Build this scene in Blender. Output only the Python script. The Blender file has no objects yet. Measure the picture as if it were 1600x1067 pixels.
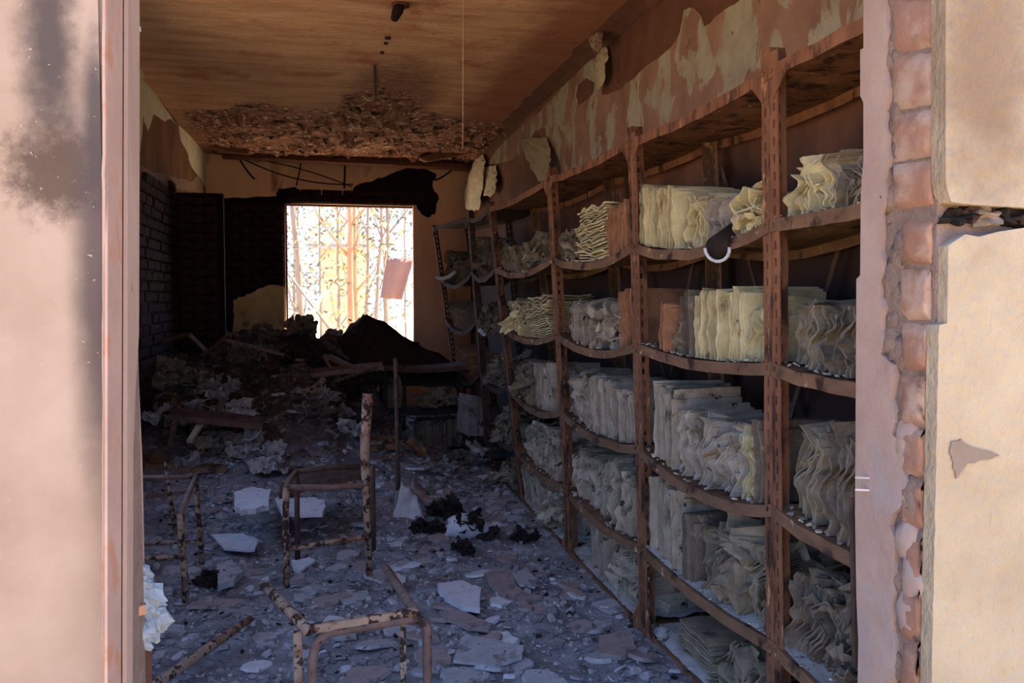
import bpy, bmesh, math, random
from mathutils import Vector, Matrix, noise

random.seed(11)
scene = bpy.context.scene
COL = scene.collection

# ------------------------------------------------------------------ camera
FPX, YAW, PIT, CZ = 1350.0, math.radians(12.2), math.radians(2.97), 1.4
cam_d = bpy.data.cameras.new('camera')
cam_d.sensor_width = 36.0
cam_d.lens = FPX / 1600 * 36.0
cam_d.clip_start, cam_d.clip_end = 0.05, 300
cam = bpy.data.objects.new('camera', cam_d)
cam.location = (0, 0, CZ)
cam.rotation_euler = (math.pi / 2 - PIT, 0, -YAW)
COL.objects.link(cam)
scene.camera = cam

# ------------------------------------------------------------------ light
world = bpy.data.worlds.new('world')
scene.world = world
world.use_nodes = True
wn = world.node_tree.nodes['Background']
wn.inputs[0].default_value = (0.33, 0.53, 1.0, 1)
wn.inputs[1].default_value = 3.0
sun_d = bpy.data.lights.new('sun', 'SUN')
sun_d.energy = 22.0
sun_d.color = (1.0, 0.86, 0.66)
sun_d.angle = math.radians(0.6)
sun = bpy.data.objects.new('sun', sun_d)
sun.rotation_euler = Vector((-0.62, -0.20, -1.0)).to_track_quat('-Z', 'Y').to_euler()
COL.objects.link(sun)
vs = scene.view_settings
vs.view_transform = 'Standard'
vs.look = 'None'
vs.exposure = 0.55
vs.gamma = 1.0
vs.use_curve_mapping = False
scene.cycles.max_bounces = 10
scene.cycles.diffuse_bounces = 8
scene.cycles.sample_clamp_indirect = 6.0
scene.cycles.use_denoising = True

# ------------------------------------------------------------------ pixel rays (frame 1600 x 1067): where a seen point lies in the room
_f = Vector((math.sin(YAW) * math.cos(PIT), math.cos(YAW) * math.cos(PIT), -math.sin(PIT)))
_r = Vector((math.cos(YAW), -math.sin(YAW), 0))
_u = _r.cross(_f)
EYE = Vector((0, 0, CZ))
def ray(px, py): return _f + _r * ((px - 800) / FPX) + _u * ((533.5 - py) / FPX)
def onz(px, py, z):
    d = ray(px, py); return EYE + d * ((z - CZ) / d.z)
def onx(px, py, x):
    d = ray(px, py); return EYE + d * (x / d.x)
def ony(px, py, y):
    d = ray(px, py); return EYE + d * (y / d.y)

# ------------------------------------------------------------------ materials
def lin(c):
    return tuple(((v / 255) / 12.92 if v / 255 <= 0.04045 else ((v / 255 + 0.055) / 1.055) ** 2.4) for v in c) + (1,)

class NT:
    def __init__(s, name):
        s.m = bpy.data.materials.new(name); s.m.use_nodes = True
        s.t = s.m.node_tree; s.b = s.t.nodes['Principled BSDF']
        s.co = s.t.nodes.new('ShaderNodeTexCoord').outputs['Object']
    def n(s, kind, **kw):
        nd = s.t.nodes.new(kind)
        for k, v in kw.items(): setattr(nd, k, v)
        return nd
    def link(s, a, b): s.t.links.new(a, b)
    def mapped(s, scale):
        mp = s.n('ShaderNodeMapping'); mp.inputs['Scale'].default_value = scale
        s.link(s.co, mp.inputs['Vector']); return mp.outputs[0]
    def noise(s, scale, detail=5, rough=.6, stretch=(1, 1, 1), dist=0.0):
        nd = s.n('ShaderNodeTexNoise'); nd.inputs['Scale'].default_value = scale
        nd.inputs['Detail'].default_value = detail; nd.inputs['Roughness'].default_value = rough
        nd.inputs['Distortion'].default_value = dist
        s.link(s.mapped(stretch), nd.inputs['Vector']); return nd.outputs['Fac']
    def ramp(s, fac, stops, interp='LINEAR'):
        r = s.n('ShaderNodeValToRGB'); r.color_ramp.interpolation = interp
        els = r.color_ramp.elements
        while len(els) < len(stops): els.new(0.5)
        for e, (p, c) in zip(els, stops):
            e.position = p; e.color = c
        s.link(fac, r.inputs[0]); return r.outputs[0]
    def mask(s, fac, lo, hi):
        m = s.n('ShaderNodeMapRange'); m.interpolation_type = 'SMOOTHSTEP'
        m.inputs['From Min'].default_value = lo; m.inputs['From Max'].default_value = hi
        s.link(fac, m.inputs['Value']); return m.outputs['Result']
    def math(s, op, a, b):
        m = s.n('ShaderNodeMath', operation=op)
        for i, v in enumerate((a, b)):
            if isinstance(v, (int, float)): m.inputs[i].default_value = v
            else: s.link(v, m.inputs[i])
        return m.outputs[0]
    def mix(s, fac, a, b):
        m = s.n('ShaderNodeMix', data_type='RGBA')
        if isinstance(fac, (int, float)): m.inputs[0].default_value = fac
        else: s.link(fac, m.inputs[0])
        for i, v in ((6, a), (7, b)):
            if isinstance(v, tuple): m.inputs[i].default_value = v
            else: s.link(v, m.inputs[i])
        return m.outputs[2]
    def blob(s, c, r, nscale=8, namt=.6, lo=.55, hi=1.15):
        """stain with a soft ragged outline, centred at c with half axes r (1 inside, 0 outside)"""
        sub = s.n('ShaderNodeVectorMath', operation='SUBTRACT'); s.link(s.co, sub.inputs[0]); sub.inputs[1].default_value = c
        mul = s.n('ShaderNodeVectorMath', operation='MULTIPLY'); s.link(sub.outputs[0], mul.inputs[0])
        mul.inputs[1].default_value = tuple(1 / v for v in r)
        ln = s.n('ShaderNodeVectorMath', operation='LENGTH'); s.link(mul.outputs[0], ln.inputs[0])
        d = s.math('ADD', ln.outputs['Value'], s.math('MULTIPLY', s.math('SUBTRACT', s.noise(nscale, 6, .65), .5), namt * 2))
        m = s.mask(d, lo, hi)
        return s.math('SUBTRACT', 1.0, m)
    def finish(s, col, rough=.9, bump=0.0, bumpfac=None, bdist=.01, spec=.2, metal=0.0):
        if isinstance(col, tuple): s.b.inputs['Base Color'].default_value = col
        else: s.link(col, s.b.inputs['Base Color'])
        s.b.inputs['Roughness'].default_value = rough
        s.b.inputs['Specular IOR Level'].default_value = spec
        s.b.inputs['Metallic'].default_value = metal
        if bump and bumpfac is not None:
            bp = s.n('ShaderNodeBump'); bp.inputs['Strength'].default_value = bump
            bp.inputs['Distance'].default_value = bdist
            s.link(bumpfac, bp.inputs['Height']); s.link(bp.outputs[0], s.b.inputs['Normal'])
        return s.m

def simple(name, c0, c1, scale=8, stretch=(1, 1, 1), spots=None, bump=.4, bscale=None, rough=.92, bdist=.01, island=0.0, dist=0.0, spec=.15, metal=0.0):
    t = NT(name)
    f = t.noise(scale, 7, .65, stretch, dist)
    col = t.ramp(f, [(.3, lin(c0)), (.7, lin(c1))])
    for sp in spots or []:
        c, sc, lo, hi = sp[:4]; st = sp[4] if len(sp) > 4 else (1, 1, 1)
        col = t.mix(t.mask(t.noise(sc, 6, .6, st), lo, hi), col, lin(c))
    if island:
        g = t.n('ShaderNodeNewGeometry')
        hs = t.n('ShaderNodeHueSaturation')
        mr = t.n('ShaderNodeMapRange'); mr.inputs['To Min'].default_value = 1 - island; mr.inputs['To Max'].default_value = 1 + island
        t.link(g.outputs['Random Per Island'], mr.inputs['Value']); t.link(mr.outputs[0], hs.inputs['Value'])
        t.link(col, hs.inputs['Color']); col = hs.outputs[0]
    bf = t.noise(bscale or scale * 3, 8, .7, stretch)
    return t.finish(col, rough, bump, bf, bdist, spec, metal)

M = {}
M['ash'] = simple('ash', (140, 136, 134), (190, 186, 182), 5, spots=[((52, 46, 44), 11, .58, .68), ((200, 196, 190), 17, .62, .7)], bump=.9, bscale=26, bdist=.03)
M['crumb'] = simple('crumb', (116, 114, 116), (158, 156, 158), 20, island=.42, bump=.3)
M['heap'] = simple('charred_heap', (34, 27, 24), (84, 72, 64), 6, spots=[((130, 122, 114), 9, .6, .7)], bump=.9, bscale=22, bdist=.04)
M['flake'] = simple('plaster_flake', (132, 130, 133), (166, 164, 166), 14, spots=[((96, 90, 90), 9, .52, .68), ((74, 68, 68), 30, .62, .7)], bump=.5)
M['flake_pink'] = simple('plaster_flake_pink', (122, 108, 106), (150, 136, 133), 14, spots=[((84, 76, 74), 9, .54, .7), ((112, 110, 114), 14, .58, .7)], bump=.5)
M['flake_pale'] = simple('plaster_flake_pale', (164, 164, 168), (196, 195, 197), 12, spots=[((122, 118, 120), 12, .6, .72)], bump=.4)
M['brick_dark'] = simple('sooty_brick', (32, 22, 19), (58, 39, 33), 9, spots=[((20, 15, 13), 5, .5, .65)], bump=.5, bscale=40, bdist=.006)
M['mortar_dark'] = simple('sooty_mortar', (18, 14, 12), (30, 23, 20), 12, bump=.6)
M['brick'] = simple('fired_brick', (116, 82, 66), (138, 104, 86), 10, spots=[((148, 124, 108), 8, .48, .66), ((84, 66, 58), 13, .62, .74)], bump=.6, bscale=45, bdist=.006)
M['mortar'] = simple('crumbly_mortar', (128, 106, 93), (148, 126, 112), 22, spots=[((120, 98, 86), 26, .6, .7)], bump=1.0, bscale=50, bdist=.02)
M['jamb'] = simple('jamb_plaster', (132, 108, 96), (150, 128, 115), 7, spots=[((104, 84, 74), 6, .6, .78), ((134, 126, 124), 3, .5, .7)], bump=.4, bscale=30)
M['jamb_left'] = simple('jamb_left', (140, 112, 98), (158, 132, 118), 7, spots=[((150, 110, 86), 14, .52, .66), ((150, 126, 112), 16, .64, .72)], bump=.35, bscale=30)
M['paint'] = simple('grey_green_paint', (136, 128, 108), (160, 152, 132), 4, spots=[((150, 106, 80), 7, .62, .68), ((112, 100, 84), 10, .64, .74)], bump=.2)
M['paint_left'] = simple('pale_paint', (198, 192, 174), (220, 214, 198), 4, spots=[((170, 160, 138), 10, .62, .74)], bump=.2)
M['undercoat'] = simple('brown_undercoat', (96, 66, 50), (140, 98, 74), 3, (1, 1, .4), spots=[((60, 42, 34), 2.4, .56, .7, (1, 1, .35))], bump=.3)
M['maroon'] = simple('bare_render', (78, 50, 42), (96, 64, 52), 6, spots=[((70, 46, 38), 5, .58, .7)], bump=.35)
M['back_plaster'] = simple('back_plaster', (208, 166, 132), (232, 192, 156), 3, (1, 1, .3), spots=[((138, 98, 72), 3, .55, .7, (1, 1, .3))], bump=.2)
M['yellow_plaster'] = simple('yellow_plaster', (176, 150, 92), (208, 184, 126), 6, spots=[((120, 92, 62), 5, .58, .7)], bump=.4)
M['rust'] = simple('rusted_steel', (92, 60, 42), (132, 90, 64), 16, (1, 1, .35), spots=[((54, 36, 28), 12, .5, .64, (1, 1, .4)), ((166, 124, 86), 22, .64, .7, (1, 1, .3))], bump=.5, bscale=60, bdist=.003, rough=.85)
M['rust_shelf'] = simple('rusted_shelf', (84, 62, 46), (124, 94, 70), 10, (1, .5, 1), spots=[((50, 36, 29), 8, .54, .66), ((176, 150, 118), 14, .62, .72)], bump=.5, bscale=40, bdist=.004, rough=.85)
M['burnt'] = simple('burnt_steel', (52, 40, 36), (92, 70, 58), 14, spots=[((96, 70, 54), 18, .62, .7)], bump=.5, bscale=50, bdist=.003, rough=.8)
M['black'] = simple('charred_black', (30, 24, 22), (50, 40, 36), 10, spots=[((84, 68, 60), 14, .6, .7)], bump=.6, bscale=40, rough=.85)
M['peel'] = simple('peeling_paint_steel', (128, 104, 86), (164, 138, 116), 16, spots=[((120, 86, 66), 12, .52, .62), ((54, 38, 32), 30, .50, .56)], bump=.5, bscale=40, bdist=.003)
M['tube'] = simple('brown_tube', (92, 72, 64), (124, 98, 86), 18, spots=[((56, 42, 38), 22, .58, .66)], bump=.3, bscale=50, rough=.7)
M['paper'] = simple('scorched_paper', (160, 146, 104), (204, 192, 150), 9, spots=[((110, 90, 62), 7, .54, .7), ((54, 42, 34), 12, .63, .7)], bump=.6, bscale=45, island=.3)
M['paper_white'] = simple('ash_white_paper', (128, 117, 100), (178, 166, 148), 9, spots=[((92, 86, 74), 7, .53, .68), ((44, 38, 34), 12, .61, .68)], bump=.6, bscale=45, island=.32)
M['paper_grey'] = simple('grey_burnt_paper', (96, 86, 70), (140, 128, 108), 12, spots=[((66, 56, 46), 9, .55, .68)], bump=.5, bscale=50, island=.25)
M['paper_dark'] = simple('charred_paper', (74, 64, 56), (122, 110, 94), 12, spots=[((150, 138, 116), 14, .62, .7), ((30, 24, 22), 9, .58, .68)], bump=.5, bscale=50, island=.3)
M['paper_heap'] = simple('ashen_paper', (112, 104, 100), (156, 148, 144), 12, spots=[((70, 62, 58), 9, .55, .68)], bump=.5, bscale=50, island=.3)
M['folder'] = simple('burnt_folder', (120, 82, 58), (166, 122, 90), 12, spots=[((60, 42, 34), 9, .58, .68)], bump=.3)
M['wood'] = simple('splintered_wood', (150, 104, 70), (168, 124, 90), 20, (1, 1, .15), bump=.4)
M['strip'] = simple('pale_strip', (132, 108, 95), (150, 126, 112), 14, (1, 1, .2), spots=[((120, 92, 78), 20, .64, .72)], bump=.3)
M['wire'] = simple('dark_wire', (44, 32, 26), (70, 50, 40), 20, bump=.1)
M['thread'] = simple('pale_thread', (190, 150, 116), (206, 168, 134), 20, bump=.1)
M['white_lump'] = simple('white_lump', (122, 130, 136), (152, 158, 162), 30, spots=[((150, 158, 164), 40, .6, .7)], bump=.8, bscale=60)
M['iron'] = simple('bare_iron', (150, 140, 134), (190, 180, 172), 30, bump=.2, rough=.6)
M['soil'] = simple('sandy_ground', (186, 162, 122), (214, 192, 152), 1.2, spots=[((150, 128, 90), 2, .55, .7)], bump=.5, bscale=9)
M['bark'] = simple('bark', (118, 102, 88), (146, 130, 114), 10, (1, 1, .2), bump=.5)
M['bark_orange'] = simple('bark_orange', (156, 112, 82), (178, 136, 106), 10, (1, 1, .2), bump=.5)
M['leaf'] = simple('leaf', (104, 98, 78), (130, 124, 98), 3, island=.3, bump=0)
M['leaf_yellow'] = simple('leaf_yellow', (160, 154, 84), (184, 178, 104), 3, island=.25, bump=0)
M['cloth'] = simple('brown_cloth', (118, 92, 86), (126, 100, 92), 6, bump=.2)
M['far_wall'] = simple('far_wall', (190, 150, 120), (206, 170, 140), 2, bump=.2)

M['scar'] = simple('render_scar', (98, 84, 72), (112, 98, 86), 20, bump=.5)
# ceiling: streaky brown boards, rough charred patch towards the far end
t = NT('ceiling_scorched')
f1 = t.noise(5, 8, .62, (.35, 1.6, 1))
col = t.ramp(f1, [(.32, lin((180, 132, 102))), (.52, lin((208, 162, 128))), (.72, lin((224, 182, 148)))])
col = t.mix(t.mask(t.noise(2.2, 5, .6), .56, .7), col, lin((176, 116, 86)))
far = t.blob((.35, 9.3, 3.0), (2.3, 2.0, 1), 3.0, .45, .6, 1.1)
tongue = t.blob((.55, 7.0, 3.0), (.40, 1.2, 1), 4, .5, .55, 1.15)
zone = t.math('MAXIMUM', far, tongue)
speck = t.ramp(t.noise(12, 8, .75, (.6, 1.5, 1), 1.2), [(.36, lin((78, 50, 42))), (.5, lin((146, 98, 80))), (.6, lin((176, 128, 106))), (.68, lin((232, 204, 184)))])
col = t.mix(t.math('MULTIPLY', zone, .92), col, speck)
edge = t.blob((1.6, 6.5, 3.0), (.55, 4.2, 1), 3.5, .5, .5, 1.1)
col = t.mix(t.math('MULTIPLY', edge, .8), col, lin((138, 78, 58)))
M['ceiling'] = t.finish(col, .9, .8, t.noise(16, 9, .75, (.6, 1.6, 1), .6), .03)

M['crust'] = simple('ceiling_crust', (128, 84, 68), (186, 134, 112), 9, (.6, 1.4, 1), spots=[((240, 212, 194), 18, .56, .64), ((52, 34, 30), 12, .52, .62)], bump=1.0, bscale=30, bdist=.03)
# right wall render under the flaking paint
t = NT('right_wall')
f1 = t.noise(2.2, 6, .6)
col = t.ramp(f1, [(.35, lin((92, 60, 48))), (.65, lin((124, 86, 68)))])
low = t.n('ShaderNodeSeparateXYZ'); t.link(t.co, low.inputs[0])
soot = t.math('SUBTRACT', 1.0, t.mask(t.math('ADD', low.outputs['Z'], t.math('MULTIPLY', t.noise(4, 5), .5)), 1.95, 2.5))
col = t.mix(t.math('MULTIPLY', soot, .94), col, lin((42, 31, 28)))
M['right_wall'] = t.finish(col, .9, .3, t.noise(22, 7), .01)

t = NT('right_paint')
f1 = t.noise(2.6, 7, .62)
col = t.ramp(f1, [(.36, lin((110, 82, 71))), (.64, lin((134, 104, 92)))])
gm = t.mask(t.noise(4.2, 5, .55, (1, 1.2, .8), .4), .50, .54)
col = t.mix(gm, col, t.ramp(t.noise(9, 5), [(.3, lin((126, 120, 106))), (.7, lin((148, 142, 128)))]))
col = t.mix(t.mask(t.noise(7, 4), .66, .7), col, lin((98, 66, 54)))
M['right_paint'] = t.finish(col, .85, .35, t.noise(18, 7), .008)

# outer plaster left of the doorway with soot and scorch stains
t = NT('outer_left')
col = t.ramp(t.noise(6, 6, .6), [(.3, lin((128, 107, 91))), (.7, lin((143, 124, 108)))])
c1 = ony(76, 60, 1.32); c2 = ony(90, 268, 1.32); c3 = ony(152, 440, 1.32); c4 = ony(150, 180, 1.32)
col = t.mix(t.math('MULTIPLY', t.blob(c1, (.042, .5, .2), 26, .5, .25, 1.35), .95), col, lin((58, 50, 47)))
col = t.mix(t.math('MULTIPLY', t.blob(c2, (.085, .5, .085), 55, .55, .35, 1.1), .92), col, lin((66, 51, 41)))
col = t.mix(t.math('MULTIPLY', t.blob(c3, (.042, .5, .36), 14, .25, .2, 1.2), .9), col, lin((62, 52, 50)))
col = t.mix(t.math('MULTIPLY', t.blob(c4, (.02, .5, .14), 24, .3, .3, 1.15), .9), col, lin((60, 52, 50)))
sp = t.mask(t.noise(160, 3, .5), .70, .74)
col = t.mix(t.math('MULTIPLY', sp, .8), col, lin((140, 126, 112)))
M['outer_left'] = t.finish(col, .85, .25, t.noise(60, 6), .004)

t = NT('outer_right')
col = t.ramp(t.noise(7, 6, .6), [(.3, lin((132, 117, 95))), (.7, lin((147, 133, 110)))])
c1 = ony(1540, 90, 1.32); c2 = ony(1512, 712, 1.32)
col = t.mix(t.math('MULTIPLY', t.blob(c1, (.12, .5, .27), 14, .4, .3, 1.3), .7), col, lin((92, 68, 48)))
M['outer_right'] = t.finish(col, .85, .9, t.noise(46, 5, .6, (1, 1, .6)), .014)

# ------------------------------------------------------------------ mesh helpers
class MB:
    def __init__(s): s.v = []; s.f = []
    def add(s, vs, fs):
        o = len(s.v); s.v += [Vector(p) for p in vs]; s.f += [tuple(i + o for i in q) for q in fs]; return s
    def box(s, a, b):
        (x0, y0, z0), (x1, y1, z1) = a, b
        return s.add([(x0, y0, z0), (x1, y0, z0), (x1, y1, z0), (x0, y1, z0), (x0, y0, z1), (x1, y0, z1), (x1, y1, z1), (x0, y1, z1)],
                     [(0, 3, 2, 1), (4, 5, 6, 7), (0, 1, 5, 4), (1, 2, 6, 5), (2, 3, 7, 6), (3, 0, 4, 7)])
    def prism(s, poly, vec):
        n = len(poly); vec = Vector(vec)
        a = [Vector(p) for p in poly]
        return s.add(a + [p + vec for p in a], [tuple(range(n - 1, -1, -1)), tuple(range(n, 2 * n))] + [(i, (i + 1) % n, n + (i + 1) % n, n + i) for i in range(n)])
    def tube(s, pts, r, k=8, cap=True):
        pts = [Vector(p) for p in pts]; n = len(pts); rr = r if isinstance(r, (list, tuple)) else [r] * n
        vs, fs = [], []; up = None
        for i, p in enumerate(pts):
            d = (pts[min(i + 1, n - 1)] - pts[max(i - 1, 0)]).normalized()
            if up is None:
                up = Vector((0, 0, 1)) if abs(d.z) < .9 else Vector((1, 0, 0))
            sx = d.cross(up).normalized(); up = sx.cross(d).normalized()
            for j in range(k):
                a = 2 * math.pi * j / k
                vs.append(p + (sx * math.cos(a) + up * math.sin(a)) * rr[i])
        for i in range(n - 1):
            for j in range(k):
                fs.append((i * k + j, i * k + (j + 1) % k, (i + 1) * k + (j + 1) % k, (i + 1) * k + j))
        if cap: fs += [tuple(range(k - 1, -1, -1)), tuple((n - 1) * k + j for j in range(k))]
        return s.add(vs, fs)
    def bar(s, a, b, w, h, up=(0, 0, 1)):
        a, b = Vector(a), Vector(b); d = (b - a).normalized(); up = Vector(up)
        if abs(d.dot(up)) > .95: up = Vector((1, 0, 0))
        sx = d.cross(up).normalized() * (w / 2); sz = sx.cross(d).normalized() * (h / 2)
        return s.add([a - sx - sz, a + sx - sz, a + sx + sz, a - sx + sz, b - sx - sz, b + sx - sz, b + sx + sz, b - sx + sz],
                     [(0, 3, 2, 1), (4, 5, 6, 7), (0, 1, 5, 4), (1, 2, 6, 5), (2, 3, 7, 6), (3, 0, 4, 7)])
    def build(s, name, mat, parent=None, origin=None, smooth=False, solid=0.0):
        if parent is not None: org = Vector(parent['_org'])
        elif origin is not None: org = Vector(origin)
        else: org = Vector((0, 0, 0))
        me = bpy.data.meshes.new(name)
        me.from_pydata([tuple(p - org) for p in s.v], [], s.f)
        me.materials.append(M[mat] if isinstance(mat, str) else mat)
        if smooth:
            for p in me.polygons: p.use_smooth = True
        me.update()
        o = bpy.data.objects.new(name, me); COL.objects.link(o)
        if parent is not None:
            o.parent = parent
        else: o.location = org
        o['_org'] = tuple(org)
        if solid:
            md = o.modifiers.new('thickness', 'SOLIDIFY'); md.thickness = solid; md.offset = 0
        return o
    def base(s):
        zs = min(p.z for p in s.v); n = len(s.v)
        return Vector((sum(p.x for p in s.v) / n, sum(p.y for p in s.v) / n, zs))

def tag(o, label=None, cat=None, group=None, kind=None):
    if label: o['label'] = label
    if cat: o['category'] = cat
    if group: o['group'] = group
    if kind: o['kind'] = kind
    return o
def thing(name, label, cat, loc, group=None):
    o = bpy.data.objects.new(name, None); o.empty_display_size = .1; COL.objects.link(o)
    o.location = loc; o['_org'] = tuple(loc)
    return tag(o, label, cat, group)
def jag(poly, n=5, amp=.02, seed=0, closed=True):
    """break every edge of an outline into a ragged line"""
    rnd = random.Random(seed); out = []; m = len(poly)
    for i in range(m if closed else m - 1):
        a, b = Vector(poly[i]), Vector(poly[(i + 1) % m]); d = b - a
        k = max(1, int(n)); out.append(a)
        for j in range(1, k):
            p = a + d * (j / k)
            out.append(p + Vector((rnd.uniform(-1, 1), rnd.uniform(-1, 1))) * amp)
    if not closed: out.append(Vector(poly[-1]))
    return out
def jag_px(pts, n=4, amp=4, seed=0): return [(p.x, p.y) for p in jag(pts, n, amp, seed)]
def ss(x, a, b):
    t = max(0.0, min(1.0, (x - a) / (b - a))); return t * t * (3 - 2 * t)
def nz(x, y, z=0.0): return noise.noise(Vector((x, y, z)))

# ------------------------------------------------------------------ the setting
XL, XR, YB, ZC = -1.30, 1.72, 10.30, 3.0
DX0, DX1, YF, YI = -0.307, 1.05, 1.322, 1.546
DZ = 2.62

tag(MB().box((-60, -60, -.3), (60, 90, -.06)).build('ground', 'soil'), 'pale sandy ground outside the building', 'ground', kind='structure')
tag(MB().box((XL - .25, YF + .03, -.2), (XR + .25, YB + .25, 0)).build('floor', 'ash'), 'concrete floor slab under the ash', 'floor', kind='structure')
tag(MB().box((XL - .3, YI - .05, ZC), (XR + .3, YB + .3, ZC + .18)).build('ceiling', 'ceiling'), 'scorched brown ceiling, charred and flaking toward the far end', 'ceiling', kind='structure')
def side_wall(name, y0, y1, x0, x1, z1, holes, hz0, hz1, mat):
    # one slab with a row of openings: cells of a grid, the open ones left out
    ys = [y0] + [v for h in holes for v in h] + [y1]; zs = [0, hz0, hz1, z1]; mb = MB()
    solid = lambda i, k: 0 <= i < len(ys) - 1 and 0 <= k < 3 and not (i % 2 == 1 and k == 1)
    for i in range(len(ys) - 1):
        for k in range(3):
            if not solid(i, k): continue
            a, b, c, d = ys[i], ys[i + 1], zs[k], zs[k + 1]
            for x, fl in ((x1, 0), (x0, 1)):
                mb.add([(x, a, c), (x, b, c), (x, b, d), (x, a, d)], [(3, 2, 1, 0) if fl else (0, 1, 2, 3)])
            if not solid(i - 1, k): mb.add([(x0, a, c), (x1, a, c), (x1, a, d), (x0, a, d)], [(0, 1, 2, 3)])
            if not solid(i + 1, k): mb.add([(x0, b, c), (x1, b, c), (x1, b, d), (x0, b, d)], [(3, 2, 1, 0)])
            if not solid(i, k - 1): mb.add([(x0, a, c), (x1, a, c), (x1, b, c), (x0, b, c)], [(3, 2, 1, 0)])
            if not solid(i, k + 1): mb.add([(x0, a, d), (x1, a, d), (x1, b, d), (x0, b, d)], [(0, 1, 2, 3)])
    return mb.build(name, mat)
SH = [(2.1, 3.6), (4.0, 5.5)]  # out-of-view openings added to let more daylight into the room
wl = tag(side_wall('wall_left', YI - .02, YB + .25, XL - .25, XL, ZC, SH, .8, 2.55, 'undercoat'), 'left wall with peeling pale paint over brown undercoat', 'wall', kind='structure')
wr = tag(MB().box((XR, YI - .02, 0), (XR + .25, YB + .25, ZC)).build('wall_right', 'right_wall'), 'right wall behind the shelving with flaking pinkish paint', 'wall', kind='structure')

def frame_wall(name, x0, x1, z1, y0, y1, hx0, hx1, hz0, hz1, mat):
    """wall slab in the XZ plane with one opening"""
    mb = MB(); vs = []
    for y in (y0, y1):
        vs += [(x0, y, 0), (x1, y, 0), (x1, y, z1), (x0, y, z1), (hx0, y, hz0), (hx1, y, hz0), (hx1, y, hz1), (hx0, y, hz1)]
    fs = []
    for o, fl in ((0, False), (8, True)):
        for q in ((0, 1, 5, 4), (1, 2, 6, 5), (2, 3, 7, 6), (3, 0, 4, 7)):
            q = tuple(i + o for i in q); fs.append(q[::-1] if fl else q)
    for i in range(4):
        j = (i + 1) % 4
        fs.append((i, i + 8, j + 8, j)); fs.append((4 + i, 4 + j, 12 + j, 12 + i))
    return mb.add(vs, fs).build(name, mat)

WX0, WX1, WZ0, WZ1 = -.44, 1.06, .86, 2.47
wb = tag(frame_wall('wall_back', XL, XR, ZC, YB, YB + .25, WX0, WX1, WZ0, WZ1, 'back_plaster'), 'back wall with an open window and fallen plaster', 'wall', kind='structure')
wf = tag(frame_wall('wall_front', -4.5, 5.0, 3.7, YF + .025, YI, DX0, DX1 + .012, -.05, DZ, 'mortar'), 'front wall around the doorway, brick under broken plaster', 'wall', kind='structure')

# outer plaster skins of the front wall (children: pieces of the wall)
def skin_y(name, px_poly, y, th, mat, parent, n=6, amp=2, seed=0):
    poly = [ony(px, py, y) for px, py in jag_px(px_poly, n, amp, seed)]
    return MB().prism(poly, (0, th, 0)).build(name, mat, parent)
def skin_x(name, px_poly, x, th, mat, parent, n=6, amp=2, seed=0):
    poly = [onx(px, py, x) for px, py in jag_px(px_poly, n, amp, seed)]
    return MB().prism(poly, (th, 0, 0)).build(name, mat, parent)

def skin_rect(name, outline, y, th, mat):
    return MB().prism([(x, y, z) for x, z in outline], (0, th, 0)).build(name, mat, wf)
# left skin: smooth plaster with a slightly rounded arris
rnd = random.Random(3)
edge = [(DX0 + .002 + .0012 * nz(z * 9, 3), z) for z in [i * .06 for i in range(0, 61)]]
skin_rect('plaster_skin', [(-4.5, 0.0)] + edge + [(-4.5, 3.6)], YF, .03, 'outer_left')
# right skins: upper and lower sheet with a broken gap between them
e_up = [(ony(1474, y, YF).x + .0025 * nz(y * .05, 1), ony(1474, y, YF).z) for y in range(-700, 300, 20)]
p_gap = [(1477, 300), (1483, 316), (1503, 319), (1540, 322), (1600, 325), (1760, 330)]
pts = [(ony(a, b, YF).x, ony(a, b, YF).z) for a, b in p_gap]
skin_rect('plaster_skin', [(5.0, 3.6)] + [(e_up[0][0], 3.6)] + e_up + pts + [(5.0, pts[-1][1])], YF - .006, .036, 'outer_right')
p_gap2 = [(1900, 352), (1760, 352), (1600, 356), (1560, 362), (1530, 370), (1508, 366), (1490, 378), (1482, 384), (1480, 505), (1468, 508)]
pts2 = [(ony(a, b, YF).x, ony(a, b, YF).z) for a, b in p_gap2]
e_lo = [(ony(1467 - (y - 508) * .02, y, YF).x + .0022 * nz(y * .06, 7), ony(1467, y, YF).z) for y in range(525, 1500, 20)]
e_lo = [p for p in e_lo if p[1] > 0.01]
skin_rect('plaster_skin', [(5.0, pts2[0][1])] + pts2 + e_lo + [(e_lo[-1][0], 0.0), (5.0, 0.0)], YF, .03, 'outer_right')
# grey render scar on the lower right plaster
skin_y('render_patch', [(1487, 690), (1502, 686), (1515, 697), (1562, 712), (1545, 718), (1512, 724), (1494, 748), (1490, 722), (1484, 708)], YF - .003, .004, 'scar', wf, 3, 2, 5)
# charred lintel stub and mortar lumps in the gap of the right plaster
def lump(mb, c, r, seed, sq=(1, 1, 1), n=7, m=10, amp=.35):
    vs, fs = [], []
    for i in range(n + 1):
        th = math.pi * i / n
        for j in range(m):
            ph = 2 * math.pi * j / m
            d = Vector((math.sin(th) * math.cos(ph), math.sin(th) * math.sin(ph), math.cos(th)))
            k = 1 + amp * noise.noise(d * 1.6 + Vector((seed * 3.1, seed, 0))) + amp * .5 * noise.noise(d * 4 + Vector((seed, 9, 0)))
            vs.append(Vector(c) + Vector((d.x * sq[0], d.y * sq[1], d.z * sq[2])) * r * k)
    for i in range(n):
        for j in range(m):
            fs.append((i * m + j, (i + 1) * m + j, (i + 1) * m + (j + 1) % m, i * m + (j + 1) % m))
    mb.add(vs, fs); return mb

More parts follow.
